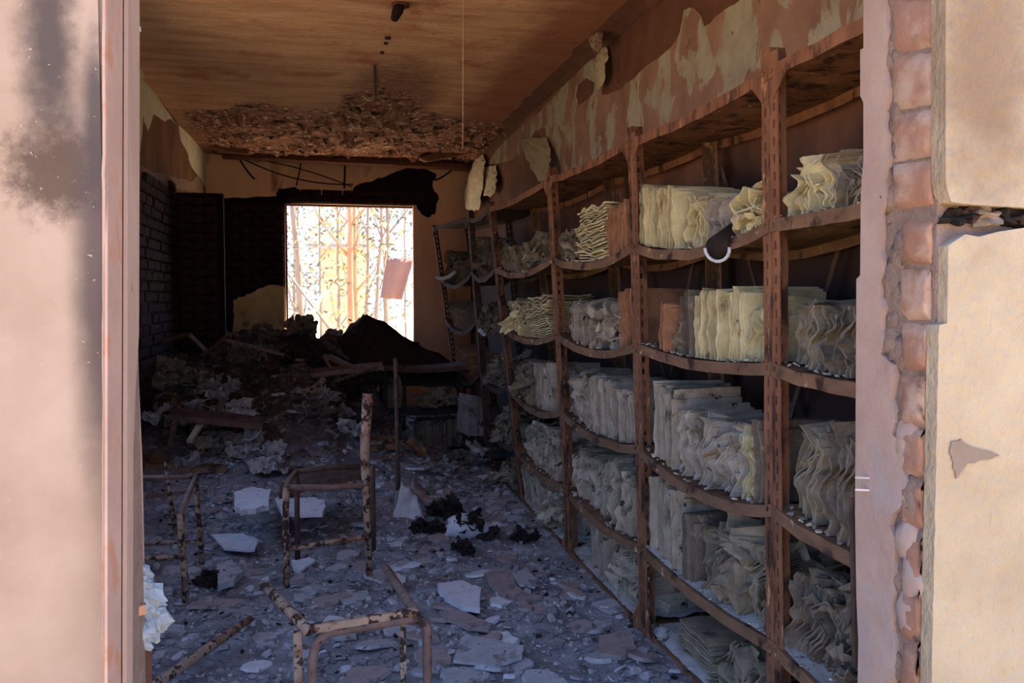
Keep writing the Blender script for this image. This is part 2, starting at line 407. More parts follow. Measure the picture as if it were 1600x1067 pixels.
for i, (px, py, rx, rz, mt) in enumerate([(1492, 342, .03, .014, 'mortar_dark'), (1514, 336, .03, .018, 'brick_dark'), (1536, 340, .03, .018, 'scar'), (1566, 336, .036, .018, 'mortar_dark'), (1590, 342, .04, .018, 'brick_dark'), (1630, 338, .04, .02, 'brick_dark'), (1680, 340, .04, .02, 'brick_dark')]):
    c = ony(px, py, YF + .03)
    lump(MB(), c, 1.0, 200 + i, (rx, .026, rz), 12, 16, .9).build('brick', mt, wf)
# right reveal: bricks, crumbly mortar and a plaster edge
rows = [(-90, -4), (0, 84), (88, 174), (178, 254), (258, 330), (344, 414), (420, 500), (505, 580), (588, 668), (672, 745), (752, 830), (836, 915), (920, 1000), (1004, 1090)]
for i, (a, b) in enumerate(rows):
    l = 1386 + 5 * nz(i * 1.7, 4) + (14 if i > 4 else 0)
    r_ = 1474 - i * 1.2
    tl, tr = onx(l, a, DX1), onx(r_, a + (-12 if 0 < i < 5 else 0), DX1)
    bl, br = onx(l, b, DX1), onx(r_, b + (-14 if 0 < i < 5 else 0), DX1)
    off = .004 + .006 * nz(i, 2.2)
    vs = []
    # a worn brick with slightly pillowed edges
    mb = MB(); N = 6
    grid = []
    for gi in range(N + 1):
        for gj in range(N + 1):
            u, v = gi / N, gj / N
            p = tl.lerp(tr, u).lerp(bl.lerp(br, u), v)
            e = min(u, 1 - u, v, 1 - v); pil = .012 * (1 - ss(e, 0, .18))
            grid.append(Vector((DX1 - .004 + off + pil + .006 * nz(p.z * 30, p.y * 30, i) , max(p.y, YF + .034), p.z)))
    fs = [(gi * (N + 1) + gj, gi * (N + 1) + gj + 1, (gi + 1) * (N + 1) + gj + 1, (gi + 1) * (N + 1) + gj) for gi in range(N) for gj in range(N)]
    mb.add(grid, fs)
    # back face and rim
    o = len(grid); back = [Vector((DX1 + .03, p.y, p.z)) for p in (grid[0], grid[N], grid[-1], grid[N * (N + 1)])]
    mb.add(back, [(0, 1, 2, 3)])
    mb.build('brick', 'brick', wf, smooth=True)
# plaster edge along the inner side of the reveal
def jamb_edge(pxl, y): return pxl
outl = [(1349, -80), (1349, 75), (1344, 78), (1344, 150), (1349, 160), (1349, 250), (1345, 300), (1344, 430), (1338, 436), (1337, 640), (1336, 800), (1338, 930), (1341, 1000), (1338, 1200)]
inl = []
for y in range(1200, -90, -18):
    base = 1384 if y < 330 else (1376 if y < 560 else 1394)
    inl.append((base + 9 * nz(y * .03, 2) + 6 * nz(y * .11, 5) + (18 if 690 < y < 800 else 0), y))
poly = [onx(a, b, DX1) for a, b in outl + inl]
MB().prism(poly, (.02, 0, 0)).build('reveal_plaster', 'jamb', wf)
# crumbled mortar lumps between plaster and bricks
mb = MB(); rnd = random.Random(8)
for i in range(70):
    y = rnd.uniform(-20, 1080); x = (1388 if y < 340 else 1398) + rnd.uniform(-10, 14)
    if y > 640 and rnd.random() < .5: x += rnd.uniform(0, 44)
    lump(mb, onx(x, y, DX1 + .014), rnd.uniform(.010, .026), i, (.45, 1, 1.3), 6, 9, .7)
o = mb.build('mortar_crumbs', 'mortar', wf, smooth=True); o['kind'] = 'stuff'
for i in range(5):
    y = [690, 780, 845, 905, 960][i]
    mb = lump(MB(), onx(1420 + 8 * (i % 2), y, DX1 + .012), .04, i + 40, (.35, .9, 1.1), 8, 12)
    mb.build('mortar_lump', 'jamb' if i != 1 else 'mortar', wf, smooth=True)
# hinge pins
hp = thing('hinge_pins', 'two thin pale hinge nails sticking out of the right reveal', 'nails', onx(1358, 757, DX1))
for y in (745, 764):
    a = onx(1362, y + 2, DX1 + .005); b = a + Vector((-.03, .01, .0006))
    MB().tube([a, b], .0022, 6).build('nail', 'iron', hp)

# left reveal: plaster face and loose strip
MB().prism([onx(a, b, DX0 + .004) for a, b in [(164, -900), (163, 1500), (191, 1500), (192, 900), (196, 500), (196, -900)]], (.004, 0, 0)) \
    .build('reveal_plaster', 'jamb_left', wf)
bd = [(y, 162.5 + 2.0 * nz(y * .02, 3)) for y in range(-60, 1140, 30)]
MB().tube([ony(x, y, YF - .001) for y, x in bd], .0026, 8).build('arris_bead', 'jamb_left', wf, smooth=True)
tr1 = MB().prism([onx(a, b, DX0 + .010) for a, b in [(195, -500), (212, -500), (212, 250), (211, 520), (205, 620), (202, 700), (199, 1500), (190, 1500)]], (.006, 0, 0)).build('trim_1', 'strip')
tag(tr1, 'pale wooden lining strip on the left reveal', 'trim', kind='structure')
A = [(206, 40, 211, 40), (207, 300, 213, 300), (206, 500, 214.5, 500), (205, 580, 216, 580), (207, 650, 219, 650), (211, 720, 222, 720), (217, 800, 224, 800), (221, 860, 225, 860), (224, 905, 226, 905)]
mb = MB(); vs = []; fs = []
for i, (x0, y0, x1, y1) in enumerate(A):
    yy = YI + .015 + (.03 if i > 4 else .008 * i)
    vs += [ony(x0, y0, yy), ony(x1, y1, yy)]
for i in range(len(A) - 1): fs.append((2 * i, 2 * i + 1, 2 * i + 3, 2 * i + 2))
tag(mb.add(vs, fs).build('trim_2', 'strip', solid=.004), 'split pale door strip curling away from the left reveal', 'trim', kind='structure')
nl = thing('wall_nail', 'small pale nail at the top of the left reveal', 'nail', onx(203, 45, DX0))
MB().tube([onx(200, 45, DX0 - .004), onx(206, 45, DX0) + Vector((.012, 0, 0))], .0022, 6).build('shank', 'iron', nl)
MB().tube([onx(206, 45, DX0) + Vector((.011, 0, 0)), onx(206, 45, DX0) + Vector((.0135, 0, 0))], .0045, 8).build('head', 'iron', nl)
# white lump with an orange splinter low on the left reveal, resting on a stub of frame
lp = thing('plaster_lump', 'white fluffy plaster lump with an orange wood splinter, low on the left reveal', 'plaster lump', ony(212, 1010, YI + .03))
mb = MB()
for i, (px, py, r) in enumerate([(212, 930, .034), (222, 965, .036), (205, 985, .04), (214, 905, .022), (228, 985, .022)]):
    lump(mb, ony(px, py, YI + .03), r, i + 60, (1, .7, 1.1), 18, 26, .8)
mb.build('lump', 'white_lump', lp)
MB().bar(ony(168, 968, YI - .05), ony(226, 950, YI - .03), .014, .016).build('splinter', 'wood', lp)
MB().prism([ony(a, b, YI + .02) for a, b in [(212, 905), (205, 870), (209, 868), (217, 895), (220, 908)]], (0, .004, 0)).build('shred', 'flake_pale', lp)
fp = MB().prism([ony(a, b, YI + .02) for a, b in [(190, 1000), (215, 1004), (228, 1010), (231, 1600), (190, 1600)]], (0, .05, 0)).build('trim_3', 'maroon')
tag(fp, 'rusty brown frame stub at the foot of the left reveal', 'trim', kind='structure')

# ------------------------------------------------------------------ peeling paint on walls and ceiling edges
skin_x('paint_sheet', [(205, 90), (222, 118), (246, 152), (272, 190), (300, 215), (327, 236), (326, 262), (325, 300), (316, 282), (308, 272), (300, 262), (294, 240), (284, 222), (279, 196), (268, 186), (258, 190), (240, 178), (232, 204), (226, 190), (224, 178), (219, 236), (212, 230), (205, 240)], XL + .006, -.008, 'paint_left', wl, 2, 1.6, 2)
skin_x('paint_sheet', [(205, 280), (240, 284), (280, 296), (322, 304), (327, 280), (310, 272), (296, 284), (270, 276), (240, 270), (220, 258), (205, 256)], XL + .004, -.006, 'jamb', wl, 3, 2, 4)
skin_x('paint_flake', [(206, 98), (222, 108), (226, 118), (220, 124), (207, 120)], XL + .05, -.01, 'paint_left', wl, 2, 1, 6)
# right wall: big flaking paint layer with holes left dark
RX = XR - .006
right_sheets = [
    [(752, 262), (790, 220), (824, 190), (850, 168), (866, 150), (880, 128), (906, 108), (922, 92), (938, 76), (948, 66), (946, 96), (943, 120), (940, 148), (970, 140), (1000, 112), (1046, 76), (1062, 50), (1068, 16), (1084, 12), (1096, 26), (1098, 42), (1126, 20), (1160, -4), (1360, -120), (1400, -60), (1380, 70), (1210, 150), (1190, 190), (1000, 250), (870, 300), (860, 240), (852, 200), (835, 206), (828, 232), (800, 250)],
]
for i, pl in enumerate(right_sheets): skin_x('paint_sheet', pl, RX, .006, 'right_paint', wr, 3, 2.2, i)
skin_x('bare_render', [(940, 150), (946, 96), (949, 64), (990, 28), (1020, -10), (1165, -10), (1126, 22), (1098, 44), (1096, 26), (1084, 10), (1068, 14), (1060, 52), (1044, 78), (1000, 114), (968, 142)], XR - .003, .003, 'maroon', wr, 2, 1.5, 3)
skin_x('bare_render', [(900, 150), (904, 132), (916, 122), (928, 128), (926, 146), (914, 158), (904, 166)], XR - .0075, .002, 'maroon', wr, 2, 2, 9)
# hanging curls of paint (free edge stands off the wall)
def curl(px_quads, xs, name, mat, parent):
    """hanging tongue of paint: rows of points, the free end standing off the wall, torn edges"""
    rows = []; K = 4
    for i in range(len(px_quads) - 1):
        for k in range(K + (1 if i == len(px_quads) - 2 else 0)):
            f_ = k / K; rows.append(([a_ + (b_ - a_) * f_ for a_, b_ in zip(px_quads[i], px_quads[i + 1])], xs[i] + (xs[i + 1] - xs[i]) * f_))
    vs = []; fs = []; n = 7
    for ri, ((x0, y0, x1, y1), x) in enumerate(rows):
        x0 += 3.2 * nz(ri * 1.7, y0, 3); x1 += 3.2 * nz(ri * 1.9, y0, 7)
        for k in range(n):
            a_ = k / (n - 1); last = 9 * abs(nz(k * 1.9, y0, 5)) if ri == len(rows) - 1 else 0
            p = onx(x0 + (x1 - x0) * a_, y0 + (y1 - y0) * a_ + last, x)
            p.x -= .008 * math.sin(a_ * 3.1) + .012 * nz(k * .9, ri * .5); vs.append(p)
    for i in range(len(rows) - 1):
        for k in range(n - 1): fs.append((i * n + k, i * n + k + 1, (i + 1) * n + k + 1, (i + 1) * n + k))
    return MB().add(vs, fs).build(name, mat, parent, solid=.003)
curl([(812, 218, 856, 214), (818, 232, 858, 232), (824, 250, 860, 256), (832, 268, 858, 276), (838, 276, 850, 284)], [XR - .01, XR - .05, XR - .09, XR - .12, XR - .13], 'paint_curl', 'paint', wr)
curl([(750, 242, 756, 240), (738, 258, 757, 252), (730, 280, 756, 276), (726, 304, 753, 302), (728, 326, 748, 328)], [XR - .01, XR - .05, XR - .08, XR - .09, XR - .1], 'paint_curl', 'paint_left', wr)
curl([(752, 262, 776, 258), (752, 278, 776, 272), (754, 296, 775, 292), (756, 306, 772, 303)], [XR - .01, XR - .04, XR - .06, XR - .07], 'paint_curl', 'paint_left', wr)
curl([(918, 42, 934, 36), (917, 56, 940, 52), (922, 70, 942, 66), (930, 80, 938, 78)], [XR - .04, XR - .1, XR - .12, XR - .12], 'paint_curl', 'right_paint', wr)
curl([(932, 88, 948, 70), (930, 100, 948, 84), (931, 118, 947, 104), (936, 140, 944, 132)], [XR - .01, XR - .03, XR - .05, XR - .05], 'paint_curl', 'paint', wr)
# ragged cornice strip where ceiling meets the right wall
mb = MB()
prev = None; vs = []; fs = []
for i in range(44):
    y = 3.2 + i * .163; w = .05 + .05 * nz(i * .9, 1) + .03 * nz(i * 2.7, 5)
    vs += [Vector((XR - .004, y, ZC - .05 - .06 * abs(nz(i * .8, 3)))), Vector((XR - .02 - w * .4, y, ZC - .03 + .008 * nz(i, 8))), Vector((XR - .06 - w, y, ZC - .002))]
for i in range(43):
    for k in range(2): fs.append((i * 3 + k, i * 3 + k + 1, i * 3 + k + 4, i * 3 + k + 3))
cn = mb.add(vs, fs).build('cornice', 'maroon', bpy.data.objects['ceiling'], solid=.01)

# back wall: exposed sooty bricks, plaster remains
def brick_mesh(name, mat, L, H, D, seed):
    bm = bmesh.new(); bmesh.ops.create_cube(bm, size=1)
    rr = random.Random(seed)
    for v in bm.verts: v.co = Vector((v.co.x * L, v.co.y * D, v.co.z * H)) + Vector((rr.uniform(-.004, .004), rr.uniform(-.005, .005), rr.uniform(-.003, .003)))
    bmesh.ops.bevel(bm, geom=bm.edges[:], offset=.005, segments=1, affect='EDGES')
    me = bpy.data.meshes.new(name); bm.to_mesh(me); bm.free(); me.materials.append(M[mat]); return me
def brick_field(parent, test, x0, x1, z0, z1, place, mat='brick_dark', L=.24, H=.068, seed=0):
    full = [brick_mesh('brick', mat, L - .012, H, .05, seed + k) for k in range(4)]
    half = [brick_mesh('brick', mat, L / 2 - .012, H, .05, seed + 9 + k) for k in range(2)]
    rr = random.Random(seed); z = z0; row = 0; n = 0
    org = Vector(parent['_org'])
    while z + H <= z1:
        x = x0; first = row % 2 == 1
        while x < x1 - .05:
            w = L / 2 if (first or x + L > x1 + .01) else L
            first = False
            if x + w > x1 + .02: break
            c = (x + w / 2, z + H / 2)
            if test(*c):
                o = bpy.data.objects.new('brick', rr.choice(full if w == L else half)); COL.objects.link(o)
                o.parent = parent; p, rz = place(c[0], c[1], rr.uniform(-.008, .008)); o.location = p - org; o.rotation_euler = (0, 0, rz); n += 1
            x += w
        z += H + .012; row += 1
    return n
# dark scar patch of bare wall on the back wall (left of and over the window)
skin_y('bare_patch', [(333, 306), (352, 310), (400, 307), (432, 306), (436, 294), (462, 292), (470, 302), (548, 306), (556, 290), (580, 284), (610, 272), (636, 262), (660, 262), (682, 272), (676, 292), (686, 310), (680, 334), (668, 340), (656, 330), (651, 322), (445, 318), (445, 520), (444, 560), (333, 560)], YB - .004, .004, 'mortar_dark', wb, 3, 2.5, 12)
def back_test(x, z):
    return z > 1.1 and not (x > ony(366, 460, YB).x and z < ony(400, 452 , YB).z + .04 * nz(x * 7, 1))
xb0, xb1 = XL + .005, WX0 - .005
nb = brick_field(wb, back_test, xb0, xb1, .05, ony(380, 313, YB).z, lambda x, z, j: (Vector((x, YB - .012 + j, z)), 0), seed=20)
nb2 = brick_field(wb, lambda x, z: True, ony(452, 300, YB).x, ony(676, 300, YB).x, WZ1 + .012, WZ1 + .16, lambda x, z, j: (Vector((x, YB - .008 + j, z)), 0), seed=33)
skin_y('plaster_patch', [(366, 492), (364, 470), (372, 464), (384, 462), (392, 458), (408, 450), (418, 446), (436, 446), (444, 450), (444, 560), (362, 560)], YB - .06, .05, 'yellow_plaster', wb, 3, 2, 14)
# soot-dark left wall bricks and brick pier in the far left corner
def pl_left(x, z, j): return Vector((XL + .012 + j, x, z)), math.pi / 2
def left_test(y, z): return z < 2.17 + (y - 6) * .11 + .05 * nz(y * 3, 4)
nb3 = brick_field(wl, left_test, 5.7, 8.2, .4, 2.5, pl_left, seed=44)
PX1 = ony(355, 400, 8.2).x
pier = tag(MB().box((XL, 8.23, 0), (PX1 - .03, 8.30, 2.33)).build('wall_pier', 'mortar_dark'), 'sooty brick pier in the far left corner', 'wall', kind='structure')
nb4 = brick_field(pier, lambda x, z: True, XL + .03, PX1, .3, 2.36, lambda x, z, j: (Vector((x, 8.222 + j, z)), 0), L=.22, seed=55)

# window frame: thin timber lining, no glass left
win = tag(bpy.data.objects.new('window_1', None), 'open far window without glass in the back wall', 'window', kind='structure')
COL.objects.link(win); win['_org'] = (0, 0, 0)
MB().box((WX1 - .03, YB - .01, WZ0), (WX1 + .012, YB + .1, WZ1 + .01)).build('frame_side', 'back_plaster', win)
MB().box((WX0 - .012, YB + .05, WZ0), (WX0 + .02, YB + .12, WZ1 + .01)).build('frame_side', 'maroon', win)
MB().box((WX0 + .02, YB + .05, WZ1 - .02), (WX1 - .03, YB + .12, WZ1 + .01)).build('frame_head', 'maroon', win)
MB().box((WX0 - .03, YB - .04, WZ0 - .05), (WX1 + .03, YB + .26, WZ0)).build('sill', 'mortar_dark', win)

for k, (wa, wc) in enumerate(SH):  # side windows added where the camera cannot see, to brighten racks and ceiling
    SW = (wa, wc, .8, 2.55)
    added_win = tag(bpy.data.objects.new('window_%d' % (k + 2), None), ['open side window in the left wall nearest the doorway', 'second open side window in the left wall'][k], 'window', kind='structure')
    COL.objects.link(added_win); added_win['_org'] = (0, 0, 0)
    for ya, yb in ((SW[0], SW[0] + .03), (SW[1] - .03, SW[1])): MB().box((XL - .18, ya, SW[2]), (XL - .1, yb, SW[3])).build('frame_side', 'maroon', added_win)
    MB().box((XL - .18, SW[0] + .03, SW[3] - .03), (XL - .1, SW[1] - .03, SW[3])).build('frame_head', 'maroon', added_win)
    MB().box((XL - .28, SW[0] - .03, SW[2] - .05), (XL + .03, SW[1] + .03, SW[2])).build('sill', 'jamb', added_win)

# ceiling edge board at the back, sagging, with broken strips
cb = MB(); vs = []; fs = []
for i in range(25):
    u = i / 24; x = XL + .22 + u * (XR - XL - .28); z = 2.93 - .05 * u + .012 * nz(i * .8, 2)
    vs += [Vector((x, YB - .34, z + .05)), Vector((x, YB - .35, z)), Vector((x, YB - .25, z - .012)), Vector((x, YB - .02, z + .03))]
for i in range(24):
    for k in range(3): fs.append((i * 4 + k, i * 4 + k + 1, (i + 1) * 4 + k + 1, (i + 1) * 4 + k))
tag(cb.add(vs, fs).build('trim_4', 'maroon', solid=.014), 'sagging scorched board along the far ceiling edge', 'trim', kind='structure')
MB().prism([ony(a, b, 9.7) for a, b in [(334, 232), (360, 226), (386, 224), (388, 240), (364, 238), (340, 236)]], (0, .25, .02)).build('ceiling_shred', 'undercoat', bpy.data.objects['ceiling'])
MB().prism([ony(a, b, 9.5) for a, b in [(655, 246), (690, 236), (730, 232), (735, 240), (700, 246), (668, 252)]], (0, .3, .03)).build('ceiling_shred', 'undercoat', bpy.data.objects['ceiling'])

# charred flaking crust under the far part of the ceiling
vs = []; fs = []; nx_, ny_ = 150, 110
for j in range(ny_ + 1):
    for i in range(nx_ + 1):
        x = XL + .01 + (XR - XL - .02) * i / nx_; y = 6.2 + (YB - .02 - 6.2) * j / ny_
        m_ = ss(y + .5 * nz(x * 2, y * 1.5, 3) - .9 * math.exp(-((x - .55) / .35) ** 2) * -1, 7.4, 8.4) * ss(x, XL - .1, XL + .5)
        r_ = abs(nz(x * 9, y * 7, 1)) + .6 * abs(nz(x * 21, y * 17, 4)) - .35 + .5 * nz(x * 2.5, y * 2.5, 8)
        vs.append((x, y, ZC + .012 - m_ * max(0, .012 + .09 * max(0, r_) + .03)))
W = nx_ + 1
fs = [(j * W + i, (j + 1) * W + i, (j + 1) * W + i + 1, j * W + i + 1) for j in range(ny_) for i in range(nx_)]
o = MB().add(vs, fs).build('charred_crust', 'crust', bpy.data.objects['ceiling']); o['kind'] = 'stuff'
# wires
def wire(name, label, pts, r, mat='wire'):
    mb = MB().tube(pts, r, 6); o = mb.build(name, mat, origin=mb.base()); return tag(o, label, 'wire')
def sagpx(ax, ay, bx, by, sag, y, n=10):
    return [ony(ax + (bx - ax) * i / n, ay + (by - ay) * i / n + sag * 4 * (i / n) * (1 - i / n), y) for i in range(n + 1)]
wire('hanging_wire', 'dark wire drooping low across the back wall above the window', sagpx(364, 240, 552, 288, 14, YB - .03), .008)
wire('hanging_wire', 'dark wire drooping higher across the back wall above the window', sagpx(382, 246, 550, 292, -6, YB - .035), .007)
wire('hanging_wire', 'short thick dark wire poking down at the far left of the ceiling', sagpx(370, 240, 398, 280, 4, YB - .05, 5), .012)
wire('hanging_wire', 'vertical dark wire on the back wall left of the centre', [ony(471, 250, YB - .03), ony(468, 268, YB - .03), ony(463, 290, YB - .03)], .009)
wire('hanging_wire', 'thick vertical dark wire on the back wall above the window centre', [ony(541, 240, YB - .03), ony(539, 262, YB - .03), ony(538, 294, YB - .03)], .014)
wire('hanging_wire', 'dark wire slanting down at the far right end of the back wall', sagpx(716, 256, 680, 282, 3, YB - .04, 5), .012)
wire('hanging_wire', 'long pale wire rising to the right at the far ceiling edge', sagpx(648, 252, 702, 216, -4, 9.6, 6), .008, 'tube')
wire('hanging_thread', 'thin pale thread hanging straight down from the ceiling', [onz(724, -60, ZC), ony(723, 232, onz(724, -60, ZC).y)], .0015, 'thread')
# ceiling hardware: charred fittings stub, dark holes and a crack line
cp = onz(620, 6, ZC)
hd = thing('ceiling_fitting', 'charred stub of an electrical fitting hanging from the ceiling', 'fitting', cp)
MB().tube([cp + Vector((.02, 0, 0)), cp + Vector((0, -.03, -.05)), cp + Vector((-.02, -.05, -.1))], [.026, .03, .02], 8).build('stub', 'black', hd, smooth=True)
MB().tube([cp + Vector((.02, 0, 0)), cp + Vector((.02, 0, -.012))], .05, 10).build('rose', 'maroon', hd, smooth=True)
for k, (x, y, r) in enumerate([(606, 58, .02), (603, 66, .014), (597, 81, .014)]):
    c = onz(x, y, ZC)
    o = MB().tube([c + Vector((0, 0, .02)), c + Vector((0, 0, -.012))], r, 7).build('screw_plug', 'black', origin=c)
    tag(o, ['larger dark plug in the ceiling nearest the fitting', 'middle small dark plug in the ceiling', 'farthest small dark plug in the ceiling'][k], 'plug')
a, b = onz(585, 103, ZC - .012), onz(584, 226, ZC - .012)  # crack line in the ceiling, built as a thin dark rod
tag(MB().tube([a, a.lerp(b, .4) + Vector((.015, 0, 0)), a.lerp(b, .75), b], .008, 6).build('ceiling_rod', 'maroon', origin=a), 'dark rod running along the charred ceiling toward the window', 'rod')
# ------------------------------------------------------------------ shelving racks
JB = [Vector((1.29, 1.62, 0)), Vector((1.29, 2.27, 0)), Vector((1.26, 3.27, 0)), onz(890, 872, 0), onz(815, 790, 0), Vector((1.29, 6.9, 0)), Vector((1.27, 8.0, 0))]
JT = [Vector((1.29, 1.64, 2.1)), onz(1203, 92, 2.1), onz(987, 207, 2.1), onz(857, 270, 2.1), onz(763, 319, 2.1), onz(731, 335, 2.1), onz(675, 352, 2.1)]
DEP = .37
LEV = [2.075, 1.625, 1.205, .785, .38, .05]
def fr(j, z): return JB[j].lerp(JT[j], z / 2.1)
def angle_post(A, B, sy, depth_sign, w=.045, dw=.05, top=.0):
    """slotted steel angle from foot A to head B: one flange along +-Y, one along +-X"""
    H = (B - A).length; nrow = int(H / .025); vs = []; fs = []
    cols = [(0, sy * w), (0, sy * w * .62), (0, sy * w * .38), (0, 0), (depth_sign * dw * .38, 0), (depth_sign * dw * .62, 0), (depth_sign * dw, 0)]
    n = len(cols)
    for i in range(nrow + 1):
        p = A.lerp(B, i / nrow)
        for cx, cy in cols: vs.append(p + Vector((cx + .002 * nz(i * .21, A.y), cy + .003 * nz(i * .13, A.y, 4), 0)))
    for i in range(nrow):
        for k in range(n - 1):
            if i % 2 == 1 and k in (1, 4) and 1 < i < nrow - 2: continue
            fs.append((i * n + k, i * n + k + 1, (i + 1) * n + k + 1, (i + 1) * n + k))
    return MB().add(vs, fs)
SAG = {}
def sagz(u, s, t): return -SAG.get((u, s), .03) * (4 * t * (1 - t)) ** .9
SAGV = {0: [.0, .0, .02, .03, .03, .0], 1: [.02, .055, .03, .065, .03, .01], 2: [.02, .06, .06, .05, .05, .01], 3: [.03, .07, .07, .08, .05, .01], 4: [.04, .08, .08, .08, .06, .01], 5: [.0, .12, .12, .14, .1, .02]}
for u, l in SAGV.items():
    for s, v in enumerate(l): SAG[(u, s)] = v
RACK = ['rust-brown steel rack closest to the doorway, partly behind the right reveal',
        'rusty steel rack second from the doorway, widest one in view',
        'rusty steel rack third from the doorway with strongly bowed shelves',
        'rusty steel rack fourth from the doorway with bowed shelves',
        'narrow dark rack fifth from the doorway near the far end',
        'twisted burnt rack at the far end, leaning toward the window']
def shelf_pt(u, s, t, x=0.0, z=0.0):
    h = LEV[s] + z
    a, b = fr(u, min(h, 2.2)), fr(u + 1, min(h, 2.2)); p = a.lerp(b, t)
    p.z = h + sagz(u, s, t); p.x += x; return p
POST = {}
for u in range(6):
    root = thing('shelving_rack', RACK[u], 'shelving rack', JB[u].lerp(JB[u + 1], .5), 'burnt shelving racks along the right wall')
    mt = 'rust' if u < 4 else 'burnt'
    for j, sy in ((u, 1), (u + 1, -1)):
        for back in (0, 1):
            A = JB[j] + Vector((back * DEP, sy * .002, 0)); B = JT[j] + Vector((back * DEP, sy * .002, 0))
            B = A.lerp(B, 1.01 + .02 * nz(u * 3.1, j * 2.3, back))
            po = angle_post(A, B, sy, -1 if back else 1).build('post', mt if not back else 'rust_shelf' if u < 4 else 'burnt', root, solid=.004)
            if not back:
                POST[(u, j)] = po
                if u < 4:
                    for s in range(6):
                        p = fr(j, LEV[s]) + Vector((-.004, sy * .022, -.016))
                        MB().tube([p, p + Vector((-.008, 0, 0))], .0075, 6).build('bolt', mt, po)
    for s in range(6):
        N = 18; vs = []; fs = []
        lip = .036
        prof = [(-.004, -lip), (-.004, 0), (DEP * .33, -.006), (DEP * .66, -.008), (DEP + .002, 0), (DEP + .002, -lip)]
        for i in range(N + 1):
            tt = .004 + .992 * i / N
            for k, (x, z) in enumerate(prof):
                p = shelf_pt(u, s, tt); p.x += x + .004 * nz(tt * 5, s * 3.3, u); p.z += z + (.006 * nz(tt * 7, s, u * 2.2) if k in (0, 1) else .004 * nz(tt * 6, k, s))
                vs.append(p)
        n = len(prof)
        for i in range(N):
            for k in range(n - 1): fs.append((i * n + k, i * n + k + 1, (i + 1) * n + k + 1, (i + 1) * n + k))
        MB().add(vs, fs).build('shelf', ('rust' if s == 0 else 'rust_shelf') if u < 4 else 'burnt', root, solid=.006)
    # gusset plates at the head and foot of the front posts
    for j, sy in ((u, 1), (u + 1, -1)):
        for s in (0, 5):
            p = fr(j, LEV[s]); d = (fr(u + 1, 1) - fr(u, 1)).normalized() * sy
            p0 = p + Vector((-.007, 0, 0)); sz = -1 if s == 0 else 1
            MB().prism([p0 + d * .03, p0 + d * .13 + Vector((0, 0, -.01)), p0 + d * .03 + Vector((0, 0, sz * .1))], (.004, 0, 0)).build('gusset', mt, POST[(u, j)])
    if u in (1, 2):   # crossed flat braces at the back
        for a, b in ((0, 1), (1, 0)):
            P = shelf_pt(u, 5, .04 if a == 0 else .96, DEP + .012, .05); Q = shelf_pt(u, 0, .96 if a == 0 else .04, DEP + .012 + .008 * a, -.1)
            MB().bar(P, Q, .004, .022, (0, 0, 1)).build('brace', 'burnt', root)

